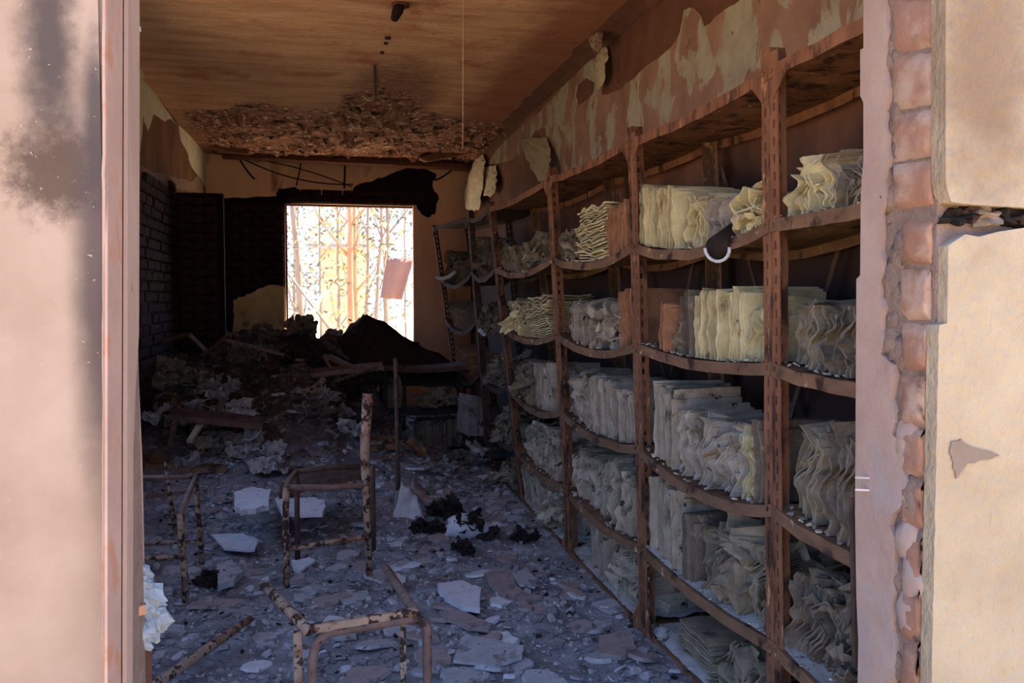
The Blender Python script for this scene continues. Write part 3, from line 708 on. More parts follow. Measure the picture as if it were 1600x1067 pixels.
# ------------------------------------------------------------------ burnt paper bundles on the shelves
ORD = ['leftmost', 'second from left', 'third from left', 'fourth from left', 'fifth from left', 'sixth from left']
SHN = ['top board', 'highest shelf', 'second shelf down', 'third shelf down', 'fourth shelf down', 'bottom shelf']
RKN = ['rack nearest the doorway', 'second rack from doorway', 'third rack from doorway', 'fourth rack from doorway', 'fifth rack from doorway', 'leaning far rack']
def leaves(style, w, h, d, seed, lean=0.0, amp=None, pitch=None):
    """closed wavy leaves in local coords: x 0..d into the shelf, y 0..w along it, z up from 0"""
    rr = random.Random(seed); out = []
    if style in ('upright', 'strata', 'crumple'):
        pitch = pitch or {'upright': .012, 'strata': .013, 'crumple': .014}[style]
        amp = amp if amp is not None else {'upright': .012, 'strata': .034, 'crumple': .05}[style]
        n = max(3, int(w / pitch)); nu, nv = 3, 13
        ph = rr.uniform(0, 50)
        for i in range(n):
            y0 = (i + .5) * w / n
            edge = min(1, min(i + 1, n - i) / 2.5)
            rag = {'upright': .10, 'strata': .24, 'crumple': .38}[style]
            hh = h * (1 - rr.uniform(0, .06) - (.08 if edge < .8 else 0)) * (1 - rag * abs(noise.noise(Vector((i * .23, ph, 2)))) * 1.6) * (1 - ({'upright': .0, 'strata': .12, 'crumple': .28}[style] * abs(2 * i / n - 1) ** 2))
            fx = rr.uniform(0, .02) + (.03 + .05 * noise.noise(Vector((i * .35, ph, 9))) if style != 'upright' else .02 * noise.noise(Vector((i * .3, ph, 9))) + .01)
            th = w / n * rr.uniform(.20, .36); A = amp * (.5 + .5 * edge)
            g = []
            for sgn in (-1, 1):
                for a in range(nu + 1):
                    x = fx + (d - fx) * a / nu
                    for b in range(nv + 1):
                        zf = b / nv; z = hh * zf
                        dy = A * (noise.noise(Vector((x * 5, z * (13 if style != 'upright' else 6) , ph + i * .06))) * 1.5 + .8 * noise.noise(Vector((x * 11, z * 28, ph + 7 + i * .10))))
                        zz = z + (A * .7 * noise.noise(Vector((x * 9, i * .25, ph + 3))) * zf)
                        xx = x + ((.9 * A * noise.noise(Vector((z * 16, i * .22, ph + 5))) + .5 * A * noise.noise(Vector((z * 40, i * .5, ph + 8))) + (.35 * A * zf * zf if style != 'upright' else 0)) if a < nu else 0)
                        yy = y0 + dy * min(1, zf * 2.2) + lean * z + sgn * th * (1 - .35 * zf * abs(noise.noise(Vector((i, b, seed)))))
                        g.append(Vector((xx, yy, max(.0, zz))))
            out.append((g, nu, nv))
    else:  # flat: leaves lie on one another
        pitch = pitch or .012
        amp = amp if amp is not None else .013
        n = max(3, int(h / pitch)); nu, nv = 4, 9; ph = rr.uniform(0, 50)
        for i in range(n):
            z0 = (i + .5) * h / n
            k = 1 - (.22 * (i / n) ** 2); y_in = w * (1 - k) / 2 * rr.uniform(.4, 1.6)
            fx = rr.uniform(0, .04); th = h / n * rr.uniform(.2, .36); g = []
            for sgn in (-1, 1):
                for a in range(nu + 1):
                    x = fx + (d - fx) * a / nu
                    for b in range(nv + 1):
                        y = y_in + w * k * b / nv
                        dz = amp * min(1, i / 2.5) * (1.5 * noise.noise(Vector((x * 4, y * 11, ph + i * .07))) + .8 * noise.noise(Vector((x * 9, y * 26, ph + i * .15))))
                        g.append(Vector((x + .5 * amp * noise.noise(Vector((y * 16, i * .3, ph))), y, max(.0, z0 + dz + sgn * th + lean * y))))
            out.append((g, nu, nv))
    return out
def leaf_faces(nu, nv, o):
    n = (nu + 1) * (nv + 1); W = nv + 1; fs = []
    for a in range(nu):
        for b in range(nv):
            i = o + a * W + b
            fs.append((i, i + 1, i + W + 1, i + W)); fs.append((i + n, i + W + n, i + W + 1 + n, i + 1 + n))
    rim = [a * W for a in range(nu + 1)] + [nu * W + b for b in range(1, nv + 1)] + [a * W + nv for a in range(nu - 1, -1, -1)] + [b for b in range(nv - 1, 0, -1)]
    for k in range(len(rim)):
        i, j = rim[k] + o, rim[(k + 1) % len(rim)] + o
        fs.append((i, i + n, j + n, j))
    return fs
def crumple_heap(mb, c, w, h, d, seed, R, n=None):
    # a pile of crumpled and torn sheets
    rr2 = random.Random(seed); n = n or max(6, int(w * 34)); G = 6
    for k in range(n):
        a = rr2.uniform(0, 6.28); q = rr2.random() ** .6
        px_, py_ = math.cos(a) * q * w * .42, math.sin(a) * q * d * .42
        pz = h * (1 - q * q * .8) * rr2.uniform(.25, .9)
        sx_, sy_ = rr2.uniform(.25, .5) * w, rr2.uniform(.25, .5) * max(d, .2)
        Q = R @ Matrix.Rotation(rr2.uniform(0, 6.28), 3, 'Z') @ Matrix.Rotation(rr2.uniform(-.9, .9), 3, 'X') @ Matrix.Rotation(rr2.uniform(-.9, .9), 3, 'Y')
        cc = Vector(c) + R @ Vector((px_, py_, pz)); vs = []; am = .16 * (sx_ + sy_)
        for sgn in (-1, 1):
            for i in range(G + 1):
                for j in range(G + 1):
                    u, v = i / G - .5, j / G - .5
                    rg = 1 + .35 * noise.noise(Vector((u * 4, v * 4, seed + k)))
                    z = am * (noise.noise(Vector((u * 2.6, v * 2.6, seed + k * 3.3))) + .55 * noise.noise(Vector((u * 7, v * 7, seed + k * 1.7))))
                    p_ = cc + Q @ Vector((u * sx_ * rg, v * sy_ * rg, z + sgn * .003))
                    p_.z = max(p_.z, c[2] - .03); vs.append(p_)
        o_ = len(mb.v); mb.v += vs; mb.f += leaf_faces(G, G, o_)
SPEC = [  # unit, shelf, px0, px1, ptop, style, paper, look
    (1, 1, 1001, 1058, 290, 'upright', 'paper', 'tall pale bundle of crinkled pages'),
    (1, 1, 1060, 1098, 300, 'strata', 'paper', 'cream bundle of wavy pages'),
    (1, 1, 1100, 1134, 306, 'strata', 'paper_white', 'white bundle with slanting folds'),
    (1, 1, 1136, 1184, 298, 'crumple', 'paper', 'crumpled cream bundle, torn corner'),
    (1, 2, 1024, 1048, 470, 'upright', 'folder', 'brown scorched folder'),
    (1, 2, 1046, 1064, 462, 'crumple', 'paper_grey', 'grey crumbling file'),
    (1, 2, 1065, 1082, 452, 'upright', 'paper_dark', 'dark upright binder'),
    (1, 2, 1085, 1160, 452, 'upright', 'paper', 'large yellowish block of pages'),
    (1, 2, 1163, 1190, 462, 'strata', 'paper', 'narrow warped cream file'),
    (1, 3, 1020, 1052, 600, 'upright', 'paper_white', 'tall white upright bundle'),
    (1, 3, 1052, 1096, 640, 'strata', 'paper_white', 'wavy layered white bundle'),
    (1, 3, 1098, 1140, 668, 'crumple', 'paper_white', 'swirling crumpled stack'),
    (1, 3, 1142, 1174, 668, 'strata', 'paper', 'square cream bundle'),
    (1, 3, 1176, 1192, 660, 'upright', 'paper_dark', 'dark thin folder'),
    (1, 4, 1008, 1062, 752, 'upright', 'paper_white', 'tall round white bundle'),
    (1, 4, 1064, 1086, 800, 'upright', 'paper_dark', 'dark thin open folder'),
    (1, 4, 1094, 1196, 815, 'crumple', 'paper_grey', 'bulging wrapped grey bundle'),
    (1, 5, 1060, 1110, 990, 'flat', 'paper_grey', 'low grey heap of pages'),
    (1, 5, 1114, 1196, 1020, 'crumple', 'paper_grey', 'crumpled grey heap of pages'),
    (2, 1, 872, 900, 355, 'crumple', 'paper_grey', 'small crumpled greyish bundle'),
    (2, 1, 900, 948, 324, 'flat', 'paper', 'leaning pile of cream pages'),
    (2, 1, 952, 978, 318, 'upright', 'folder', 'brown upright folder'),
    (2, 2, 884, 912, 470, 'strata', 'paper_white', 'curled whitish bundle'),
    (2, 2, 912, 968, 462, 'crumple', 'paper_white', 'wide crumpled whitish bundle'),
    (2, 2, 971, 984, 450, 'upright', 'folder', 'thin brown folder'),
    (2, 3, 892, 922, 576, 'crumple', 'paper_white', 'crumpled grey-white bundle'),
    (2, 3, 924, 958, 592, 'upright', 'paper_white', 'fan of upright grey-white files'),
    (2, 3, 960, 988, 610, 'upright', 'paper_white', 'pale tilted file'),
    (2, 4, 886, 918, 704, 'strata', 'paper_white', 'bluish white slanted bundle'),
    (2, 4, 920, 986, 722, 'strata', 'paper_white', 'big tilted block of pages'),
    (2, 5, 926, 948, 820, 'upright', 'paper_white', 'narrow standing pale file'),
    (2, 5, 950, 1000, 846, 'crumple', 'paper_white', 'crumpled whitish heap'),
    (3, 1, 778, 812, 384, 'strata', 'paper_grey', 'dark greenish crumpled bundle'),
    (3, 1, 814, 846, 364, 'crumple', 'paper_grey', 'greenish grey crumpled bundle'),
    (3, 2, 792, 824, 468, 'crumple', 'paper', 'cream crumpled bundle'),
    (3, 2, 826, 858, 466, 'flat', 'paper', 'cream folded bundle'),
    (3, 3, 802, 834, 566, 'crumple', 'paper_grey', 'grey curled bundle'),
    (3, 3, 836, 866, 570, 'upright', 'paper_white', 'pale block of upright pages'),
    (3, 4, 818, 842, 664, 'crumple', 'paper_white', 'curled bluish white bundle'),
    (3, 4, 843, 874, 668, 'crumple', 'paper_white', 'swirled bluish white bundle'),
    (3, 5, 818, 842, 738, 'upright', 'paper_white', 'standing bluish white bundle'),
    (3, 5, 843, 880, 762, 'crumple', 'paper_white', 'crumpled bluish white bundle'),
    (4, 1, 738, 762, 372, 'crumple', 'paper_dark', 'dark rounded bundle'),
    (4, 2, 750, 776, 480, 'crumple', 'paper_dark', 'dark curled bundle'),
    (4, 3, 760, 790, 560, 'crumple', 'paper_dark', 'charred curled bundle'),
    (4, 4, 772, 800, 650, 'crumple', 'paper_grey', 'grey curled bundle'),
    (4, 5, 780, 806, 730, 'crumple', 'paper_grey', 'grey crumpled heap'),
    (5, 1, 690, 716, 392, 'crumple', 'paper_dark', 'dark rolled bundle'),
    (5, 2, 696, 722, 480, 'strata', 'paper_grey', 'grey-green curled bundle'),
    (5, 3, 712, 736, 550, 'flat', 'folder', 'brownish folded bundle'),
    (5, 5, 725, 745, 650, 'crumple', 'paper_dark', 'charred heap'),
    (0, 1, 1224, 1286, 232, 'crumple', 'paper', 'rounded cream lump of pages'),
    (0, 1, 1288, 1350, 236, 'crumple', 'paper_grey', 'dark grey crumpled lump'),
    (0, 2, 1222, 1284, 466, 'strata', 'paper_grey', 'brownish fanned bundle'),
    (0, 2, 1288, 1350, 476, 'crumple', 'paper_dark', 'charred dark bundle'),
    (0, 3, 1228, 1270, 656, 'strata', 'paper_grey', 'grey wavy upright bundle'),
    (0, 3, 1272, 1340, 660, 'strata', 'paper_dark', 'dark wavy upright bundle'),
    (0, 4, 1228, 1290, 892, 'crumple', 'paper_dark', 'low charred heap'),
    (0, 4, 1292, 1350, 905, 'crumple', 'paper_dark', 'charred rubble of pages'),
    (0, 5, 1228, 1340, 1120, 'flat', 'paper_grey', 'grey pages'),
]
cnt = {}
for sp in SPEC: cnt[(sp[0], sp[1])] = cnt.get((sp[0], sp[1]), 0) + 1
seen = {}
for idx, (u, s, x0, x1, ptop, style, paper, look) in enumerate(SPEC):
    k = (u, s); i = seen.get(k, 0); seen[k] = i + 1
    L = (fr(u + 1, LEV[s]) - fr(u, LEV[s])).length
    def tof(px):
        # position along the bay whose front edge shows at this pixel column
        best, bt = 1e9, 0
        for q in range(0, 101):
            p = shelf_pt(u, s, q / 100, .02, .05); d = p - EYE; w_ = d.dot(_f)
            e = abs(800 + FPX * d.dot(_r) / w_ - px)
            if e < best: best, bt = e, q / 100
        return bt
    ta, tb = tof(x0), tof(x1)          # far and near end
    t0, t1 = min(ta, tb), max(ta, tb)
    tm = (t0 + t1) / 2
    p = shelf_pt(u, s, tm, .02)
    h = onx((x0 + x1) / 2, ptop, p.x).z - p.z
    room = (LEV[s - 1] - LEV[s]) * .86
    h = max(.06, min(h, room)); w = max(.05, (t1 - t0) * L)
    mb = MB(); d = min(.31, DEP - .05)
    lean = random.Random(idx).uniform(-.12, .12)
    if u == 2 and s == 4: lean = -.35
    for g, nu, nv in leaves(style, w, h, d, idx * 7 + 3, 0.0 if style == 'flat' else lean * .5):
        vs = []
        for q in g:
            tt = max(.035, min(.965, t0 + q.y / L))
            vs.append(shelf_pt(u, s, tt, .006 + q.x, q.z + .006))
        o = len(mb.v); mb.v += vs; mb.f += leaf_faces(nu, nv, o)
    if style == 'crumple':
        pc = shelf_pt(u, s, tm, .13, .02)
        crumple_heap(mb, pc, w * .95, h * .95, .26, idx * 5 + 1, Matrix.Rotation(math.pi / 2, 3, 'Z'), max(5, int(w * 40)))
    where = SHN[s] + ', ' + RKN[u]
    pos = (ORD[i] + ', ') if cnt[k] > 1 else ''
    ob = mb.build('paper_bundle', paper, origin=mb.base(), smooth=False)
    tag(ob, look + ', ' + pos + where, 'paper bundle', 'burnt paper bundles on the racks')
# ash litter along the shelves
rr = random.Random(77); mb = MB()
for u in range(5):
    for s in range(1, 6):
        for k in range(46 if u < 3 else 20):
            x = .006 + .30 * rr.random() ** 2.2; tt = rr.uniform(.03, .97); r = rr.uniform(.004, .014)
            R = Matrix.Rotation(rr.uniform(0, 6.28), 3, 'Z') @ Matrix.Rotation(rr.uniform(-.6, .6), 3, 'X')
            c = shelf_pt(u, s, tt, x, .006 + r * .25); n = 5
            vs = [c + R @ Vector((math.cos(6.283 * i / n) * r * rr.uniform(.6, 1.1), math.sin(6.283 * i / n) * r * rr.uniform(.6, 1.1), zz)) for zz in (-.002, .003) for i in range(n)]
            mb.add(vs, [(4, 3, 2, 1, 0), (5, 6, 7, 8, 9)] + [(i, (i + 1) % n, n + (i + 1) % n, n + i) for i in range(n)])
M['litter'] = simple('shelf_litter', (120, 112, 98), (170, 162, 146), 20, island=.5, bump=.3)
tag(mb.build('shelf_ash', 'litter'), 'scraps of ash and paper littering the rack shelves', 'ash litter', kind='stuff')
# ash drift on the bottom shelves and the low shelf nearest the doorway
vs = []; mb = MB()
for u, s in ((0, 4), (0, 5), (1, 5), (2, 5), (3, 5), (1, 4)):
    NA, NB = 40, 14; o = len(mb.v)
    for i in range(NA + 1):
        for j in range(NB + 1):
            tt = .03 + .94 * i / NA; x = .004 + (DEP - .03) * j / NB
            h_ = .004 + (.02 + .028 * nz(tt * 9 + u * 5, x * 12, s) + .012 * nz(tt * 30, x * 40, s)) * (1 if s == 5 else .5) * min(1, j / 2 + .3)
            mb.v.append(shelf_pt(u, s, tt, x, max(.002, h_)))
    mb.f += [(o + i * (NB + 1) + j, o + (i + 1) * (NB + 1) + j, o + (i + 1) * (NB + 1) + j + 1, o + i * (NB + 1) + j + 1) for i in range(NA) for j in range(NB)]
tag(mb.build('shelf_ash_drift', 'ash', smooth=True), 'grey ash drifted over the lowest rack shelves', 'ash', kind='stuff')
# white crumbs and a dark bar on the rack nearest the doorway
pc = shelf_pt(0, 4, .42, .07, .01); mb = MB()
for k in range(9): lump(mb, pc + Vector((rr.uniform(-.04, .05), rr.uniform(-.12, .12), .012)), rr.uniform(.014, .032), 90 + k, (1, 1, .7), 6, 9, .6)
tag(mb.build('plaster_crumbs', 'flake_pale', origin=mb.base()), 'white plaster crumbs on a low shelf beside the right reveal', 'plaster crumbs')
a = onx(1338, 1042, 1.27); b = onx(1333, 778, 1.272)
tag(MB().bar(a, b, .014, .014).build('dark_bar', 'burnt', origin=a), 'thin dark upright bar leaning on a low shelf beside the right reveal', 'bar')
# charred roll with a white ash ring jutting from the second rack
p = shelf_pt(1, 1, .32, -.02, .0)
c = onx(1121, 388, 1.25)
rl = thing('charred_roll', 'charred black roll with a white ash ring, jutting over the shelf edge', 'roll', c)
ax = Vector((-.6, -.5, -.15)).normalized()
MB().tube([c - ax * .16 + Vector((0, 0, .035)), c], [.036, .042], 14, cap=True).build('roll', 'black', rl, smooth=True)
q1 = ax.cross(Vector((0, 0, 1))).normalized(); q2 = q1.cross(ax)
MB().tube([c + (q1 * math.cos(a) + q2 * math.sin(a)) * .043 + ax * .004 * nz(a * 3, 1) for a in [math.pi * (.02 - i * .115) for i in range(10)]], .006, 6).build('ash_ring', 'flake_pale', rl, smooth=True)
# ------------------------------------------------------------------ ash bed on the floor, rising to a charred heap at the far left
def hgt(x, y):
    e = ss(y, 4.9, 9.0) * (.86 - .12 * ss(y, 8.2, 9.6)) * (1 - ss(x, .0, .85))
    e += .10 * ss(y, 4.6, 6.4) * (1 - ss(x, .5, 1.2))
    e += .05 * ss(-x, .6, 1.2) * ss(y, 3, 4.5)
    n = .5 * nz(x * 3.1, y * 3.1, 1) + .3 * nz(x * 8, y * 8, 2) + .2 * nz(x * 19, y * 19, 3)
    return max(.006, .03 + e * (1 + .35 * nz(x * 2.2, y * 1.9, 5)) + n * (.030 + .10 * e))
def bed(name, x0, x1, y0, y1, nx, ny, mat, sel):
    vs = []; fs = []
    for j in range(ny + 1):
        for i in range(nx + 1):
            x = x0 + (x1 - x0) * i / nx; y = y0 + (y1 - y0) * j / ny
            vs.append((x, y, hgt(x, y)))
    W = nx + 1
    fs = [(j * W + i, j * W + i + 1, (j + 1) * W + i + 1, (j + 1) * W + i) for j in range(ny) for i in range(nx)]
    return MB().add(vs, fs).build(name, mat, smooth=True)
t = NT('ash_bed')
f1 = t.noise(7, 8, .68)
col = t.ramp(f1, [(.28, lin((92, 90, 93))), (.48, lin((140, 138, 142))), (.68, lin((180, 179, 184)))])
col = t.mix(t.mask(t.noise(16, 6, .7), .64, .72), col, lin((66, 58, 56)))
col = t.mix(t.mask(t.noise(24, 5, .6), .63, .69), col, lin((226, 223, 220)))
vo = t.n('ShaderNodeTexVoronoi', feature='DISTANCE_TO_EDGE'); vo.inputs['Scale'].default_value = 7.5
wv = t.n('ShaderNodeTexNoise'); wv.inputs['Scale'].default_value = 6; wv.inputs['Detail'].default_value = 4; t.link(t.co, wv.inputs['Vector'])
wa = t.n('ShaderNodeVectorMath', operation='MULTIPLY_ADD'); t.link(wv.outputs['Color'], wa.inputs[0]); wa.inputs[1].default_value = (.35, .35, .35); t.link(t.co, wa.inputs[2])
t.link(wa.outputs[0], vo.inputs['Vector'])
crk = t.math('MULTIPLY', t.math('SUBTRACT', 1.0, t.mask(vo.outputs['Distance'], .0, .07)), t.mask(t.noise(2.4, 4), .42, .56))
col = t.mix(t.math('MULTIPLY', crk, .8), col, lin((62, 56, 56)))
fine = t.noise(60, 6, .75)
col = t.mix(t.mask(fine, .60, .68), col, lin((206, 205, 208)))
col = t.mix(t.math('SUBTRACT', 1.0, t.mask(fine, .34, .42)), col, lin((62, 57, 56)))
sx = t.n('ShaderNodeSeparateXYZ'); t.link(t.co, sx.inputs[0])
ch = t.mask(t.math('ADD', sx.outputs['Z'], t.math('MULTIPLY', t.noise(5, 5, .6), .5)), .38, .72)
ch_col = t.ramp(t.noise(10, 8, .7), [(.34, lin((48, 40, 37))), (.55, lin((96, 82, 74))), (.70, lin((158, 148, 138)))])
col = t.mix(ch, col, ch_col)
M['ash_bed'] = t.finish(col, .95, 1.0, t.noise(34, 8, .75), .025, .05)
tag(bed('ash_bed', XL + .001, XR - .001, YI + .001, YB - .001, 150, 330, 'ash_bed', None), 'grey ash and crumbled plaster covering the whole floor', 'ash', kind='stuff')

# small crumbs, too many to count
def flake_poly(rr, r, k=None):
    k = k or rr.randint(9, 14); a0 = rr.uniform(0, 6.28); el = rr.uniform(.55, 1.0)
    return [(math.cos(a0 + 6.283 * i / k) * r * rr.uniform(.65, 1.1), math.sin(a0 + 6.283 * i / k) * r * el * rr.uniform(.65, 1.1)) for i in range(k)]
def flake(mb, rr, c, r, th, tilt=.25, poly=None):
    R = Matrix.Rotation(rr.uniform(0, 6.28), 3, 'Z') @ Matrix.Rotation(rr.uniform(-tilt, tilt), 3, 'X') @ Matrix.Rotation(rr.uniform(-tilt, tilt), 3, 'Y')
    pl = poly or flake_poly(rr, r)
    n = len(pl); vs = []
    for s_, zz in ((1.04, -th / 2), (.93, th / 2)):
        for x, y in pl: vs.append(Vector(c) + R @ Vector((x * s_, y * s_, zz)))
    return mb.add(vs, [tuple(range(n - 1, -1, -1)), tuple(range(n, 2 * n))] + [(i, (i + 1) % n, n + (i + 1) % n, n + i) for i in range(n)])
rr = random.Random(21); mb = MB(); mbh = MB()
def floor_xy(rr):
    while True:
        y = 1.7 + (10.1 - 1.7) * rr.random() ** 1.35; x = rr.uniform(XL + .05, 1.25 if y < 8 else 1.6)
        if math.atan2(x, y) > math.radians(-13) - .02: return x, y
for i in range(9000):
    x, y = floor_xy(rr); r = rr.uniform(.004, .014) if rr.random() < .8 else rr.uniform(.012, .03) * (1 + .5 * ss(y, 4, 9))
    flake(mb, rr, (x, y, hgt(x, y) + r * .15), r, r * rr.uniform(.2, .7), .6) if hgt(x, y) < .30 + .1 * nz(x * 5, y * 5) else flake(mbh, rr, (x, y, hgt(x, y) + r * .15), r * 1.4, r * rr.uniform(.2, .7), .7)
M['crumb_heap'] = simple('crumb_heap', (70, 58, 52), (112, 96, 86), 20, island=.6, bump=.3)
tag(mbh.build('heap_crumbs', 'crumb_heap'), 'brownish charred crumbs strewn over the heap', 'rubble', kind='stuff')
tag(mb.build('ash_crumbs', 'crumb'), 'small crumbs of plaster and ash scattered over the floor', 'rubble', kind='stuff')
rr = random.Random(22); mb = MB()
for i in range(500):
    x, y = floor_xy(rr); r = rr.uniform(.006, .02)
    flake(mb, rr, (x, y, hgt(x, y) + r * .15), r, r * rr.uniform(.2, .7), .7)
tag(mb.build('charred_crumbs', 'black'), 'small black charred crumbs scattered over the floor', 'rubble', kind='stuff')

# plaster flakes one can count
rr = random.Random(5); NF = 0
def flake_obj(c, r, th, tilt, mat, label, group=None, poly=None, name='plaster_flake', cat='plaster flake'):
    mb = flake(MB(), rr, c, r, th, tilt, poly); o = mb.build(name, mat, origin=mb.base())
    return tag(o, label, cat, group)
def flake_label(x, y, r, mt):
    size = 'small' if r < .055 else 'medium-sized' if r < .08 else 'large'
    colr = {'flake': 'grey', 'flake_pink': 'brownish', 'flake_pale': 'whitish', 'folder': 'scorched brown'}[mt]
    if y > 7.0: where = 'on the charred heap' if x < .4 else 'on the floor before the collapsed rack'
    elif x > .85: where = 'close to the rack feet'
    elif y > 5.2: where = 'in the ash behind the chair frame' if x < .3 else 'in the ash beyond the white lump'
    elif y > 3.9: where = 'in the ash around the middle chair frame' if x < .3 else 'in the ash between chair frame and racks'
    else: where = 'in the ash by the nearest seat frame' if x < .45 else 'in the open ash near the front'
    return size + ' ' + colr + ' plaster flake ' + where
for i in range(250):
    x, y = floor_xy(rr)
    d = Vector((x, y, .05)) - EYE; w_ = d.dot(_f); qx, qy = 800 + FPX * d.dot(_r) / w_, 533.5 - FPX * d.dot(_u) / w_
    if qy > 1060 or qx < 232:
        x, y = rr.uniform(0.0, 1.15), rr.uniform(3.3, 6.5)
        if math.atan2(x, y) > .36: x *= .75
    r = rr.uniform(.035, .085) * (1.25 if y < 4.6 else 1)
    mt = rr.choices(['flake', 'flake_pink', 'flake_pale'], [.45, .43, .12])[0]
    if y > 7 and x < .3: mt = rr.choice(['flake', 'folder', 'flake_pink'])
    flake_obj((x, y, hgt(x, y) + .004), r, rr.uniform(.008, .018), .16, mt, flake_label(x, y, r, mt), 'plaster flakes in the ash')
by_label = {}
for o in bpy.data.objects:
    if o.get('group') == 'plaster flakes in the ash': by_label.setdefault(o['label'], []).append(o)
NTH = ['first', 'second', 'third', 'fourth', 'fifth', 'sixth', 'seventh', 'eighth', 'ninth', 'tenth', 'eleventh', 'twelfth', 'thirteenth', 'fourteenth', 'fifteenth', 'sixteenth', 'seventeenth', 'eighteenth']
for lab, obs in by_label.items():
    if len(obs) > 1:
        for k, o in enumerate(sorted(obs, key=lambda o: o.location.y)):
            o['label'] = lab + ', ' + (NTH[k] if k < len(NTH) else 'one of the last') + ' from the front'
def flake_px(outline, th, mat, label, lift=.016, name='plaster_flake', cat='plaster flake', tilt=0.0):
    c = onz(sum(p[0] for p in outline) / len(outline), sum(p[1] for p in outline) / len(outline), .03)
    z = hgt(c.x, c.y) + lift
    pts = [onz(a, b, z) for a, b in jag_px(outline, 4, 1.8, int(outline[0][0]))]
    if tilt:
        ym = min(p.y for p in pts)
        for p in pts: p.z += (p.y - ym) * tilt
    mb = MB().prism(pts, (0, 0, th)); o = mb.build(name, mat, origin=mb.base()); return tag(o, label, cat)
flake_px([(684, 918), (722, 914), (752, 926), (750, 958), (722, 956), (700, 942), (686, 928)], .022, 'flake_pale', 'large pale grey plaster slab lying flat in the open ash')
flake_px([(756, 900), (798, 893), (806, 916), (818, 930), (790, 936), (768, 920)], .016, 'flake_pink', 'brownish plaster slab right of the large pale slab')
flake_px([(800, 898), (826, 894), (842, 908), (836, 920), (812, 916)], .012, 'flake', 'thin grey plaster slab beside the brownish slab')
flake_px([(684, 962), (720, 958), (768, 980), (764, 988), (730, 986), (706, 974)], .014, 'flake_pink', 'brown curved plaster slab in front of the large pale slab')
flake_px([(936, 1000), (986, 994), (994, 1020), (970, 1032), (938, 1028)], .02, 'flake_pink', 'brownish plaster slab lying by the second rack post')
flake_px([(726, 995), (820, 1012), (816, 1030), (770, 1044), (708, 1036)], .01, 'flake', 'wide grey plaster sheet at the front of the ash floor')
flake_px([(340, 890), (362, 884), (380, 900), (366, 916), (340, 924)], .03, 'flake', 'thick grey plaster block left of the chair frame', .02)
flake_px([(366, 776), (396, 768), (424, 772), (420, 798), (376, 806), (368, 800)], .03, 'flake_pale', 'pale bluish plaster block behind the left stool frame', .0)
flake_px([(430, 786), (452, 780), (484, 784), (510, 790), (504, 808), (440, 808)], .03, 'flake_pale', 'pale plaster slab behind the middle chair frame', .0)
flake_px([(456, 878), (484, 874), (492, 880), (470, 896), (458, 892)], .012, 'flake_pale', 'small pale plaster piece under the middle chair frame')
flake_px([(466, 818), (492, 812), (500, 820), (486, 832), (466, 830)], .012, 'flake', 'grey plaster piece under the lower chair rail')
flake_px([(330, 838), (380, 836), (404, 846), (398, 862), (350, 860)], .012, 'flake_pale', 'pale plaster sheet right of the left stool frame')
flake_px([(610, 905), (622, 898), (634, 906), (630, 916), (616, 918)], .012, 'flake_pale', 'small white plaster scrap beside the chair leg foot')
# white lumps and standing sheet near the middle
mb = lump(MB(), onz(728, 826, .07), .12, 71, (1.1, .8, .62), 12, 16, .5)
tag(mb.build('plaster_lump', 'flake_pale', origin=mb.base(), smooth=True), 'white rounded plaster lump in the middle of the ash', 'plaster lump')
def sheet(label, pts, mat, name='paper_sheet', cat='sheet', th=.006, wob=.03, seed=0, n=8):
    """warped quad sheet from four world corners"""
    a, b, c, d = [Vector(p) for p in pts]; vs = []; fs = []
    nrm = (b - a).cross(d - a).normalized()
    for i in range(n + 1):
        for j in range(n + 1):
            u, v = i / n, j / n; e = 1 + .10 * nz(i * 1.3, j * 1.1, seed)
            p = a.lerp(b, u).lerp(d.lerp(c, u), v)
            vs.append(p + nrm * wob * (nz(u * 3, v * 3, seed) + .5 * nz(u * 7, v * 7, seed + 3)) + (b - a) * (.05 * nz(v * 6, seed, 1) if i in (0, n) else 0) + (d - a) * (.06 * nz(u * 6, seed, 2) if j in (0, n) else 0))
    W = n + 1
    fs = [(i * W + j, i * W + j + 1, (i + 1) * W + j + 1, (i + 1) * W + j) for i in range(n) for j in range(n)]
    mb = MB().add(vs, fs); o = mb.build(name, mat, origin=mb.base(), smooth=True, solid=th); return tag(o, label, cat)
B5 = onz(640, 815, .03).y
sheet('pale sheet standing on edge beside the thin dark post', [ony(612, 816, B5), ony(664, 814, B5 - .05), ony(652, 774, B5 + .12), ony(628, 752, B5 + .1)], 'flake_pale', seed=3)
sheet('narrow pale sheet leaning left of the thin dark post', [ony(611, 814, B5 + .1), ony(622, 815, B5 + .1), ony(622, 766, B5 + .14), ony(618, 768, B5 + .14)], 'flake', seed=4, wob=.01)
sheet('grey crumpled sheet sloping right from the standing pale sheet', [ony(640, 770, B5 + .3), ony(690, 792, B5 + .2), ony(676, 774, B5 + .5), ony(644, 748, B5 + .45)], 'flake_pink', seed=6)
for k, (px, py, r, lab) in enumerate([(724, 858, .05, 'round black charred lump in the middle of the ash'), (745, 832, .10, 'dark charred tangle right of the white lump'), (695, 812, .10, 'flat dark charred clump left of the white lump'), (668, 830, .08, 'low dark charred clump below the standing pale sheet'), (820, 838, .05, 'small black lump near the rack feet'), (328, 906, .05, 'black lump beside the thick plaster block')]):
    c = onz(px, py, .05); c.z = hgt(c.x, c.y) + r * .12
    mb = MB(); crumple_heap(mb, c, r * 2.6, r * 1.3, r * 2.2, 80 + k, Matrix.Identity(3), 12)
    tag(mb.build('charred_lump', 'black', origin=mb.base()), lab, 'charred lump')
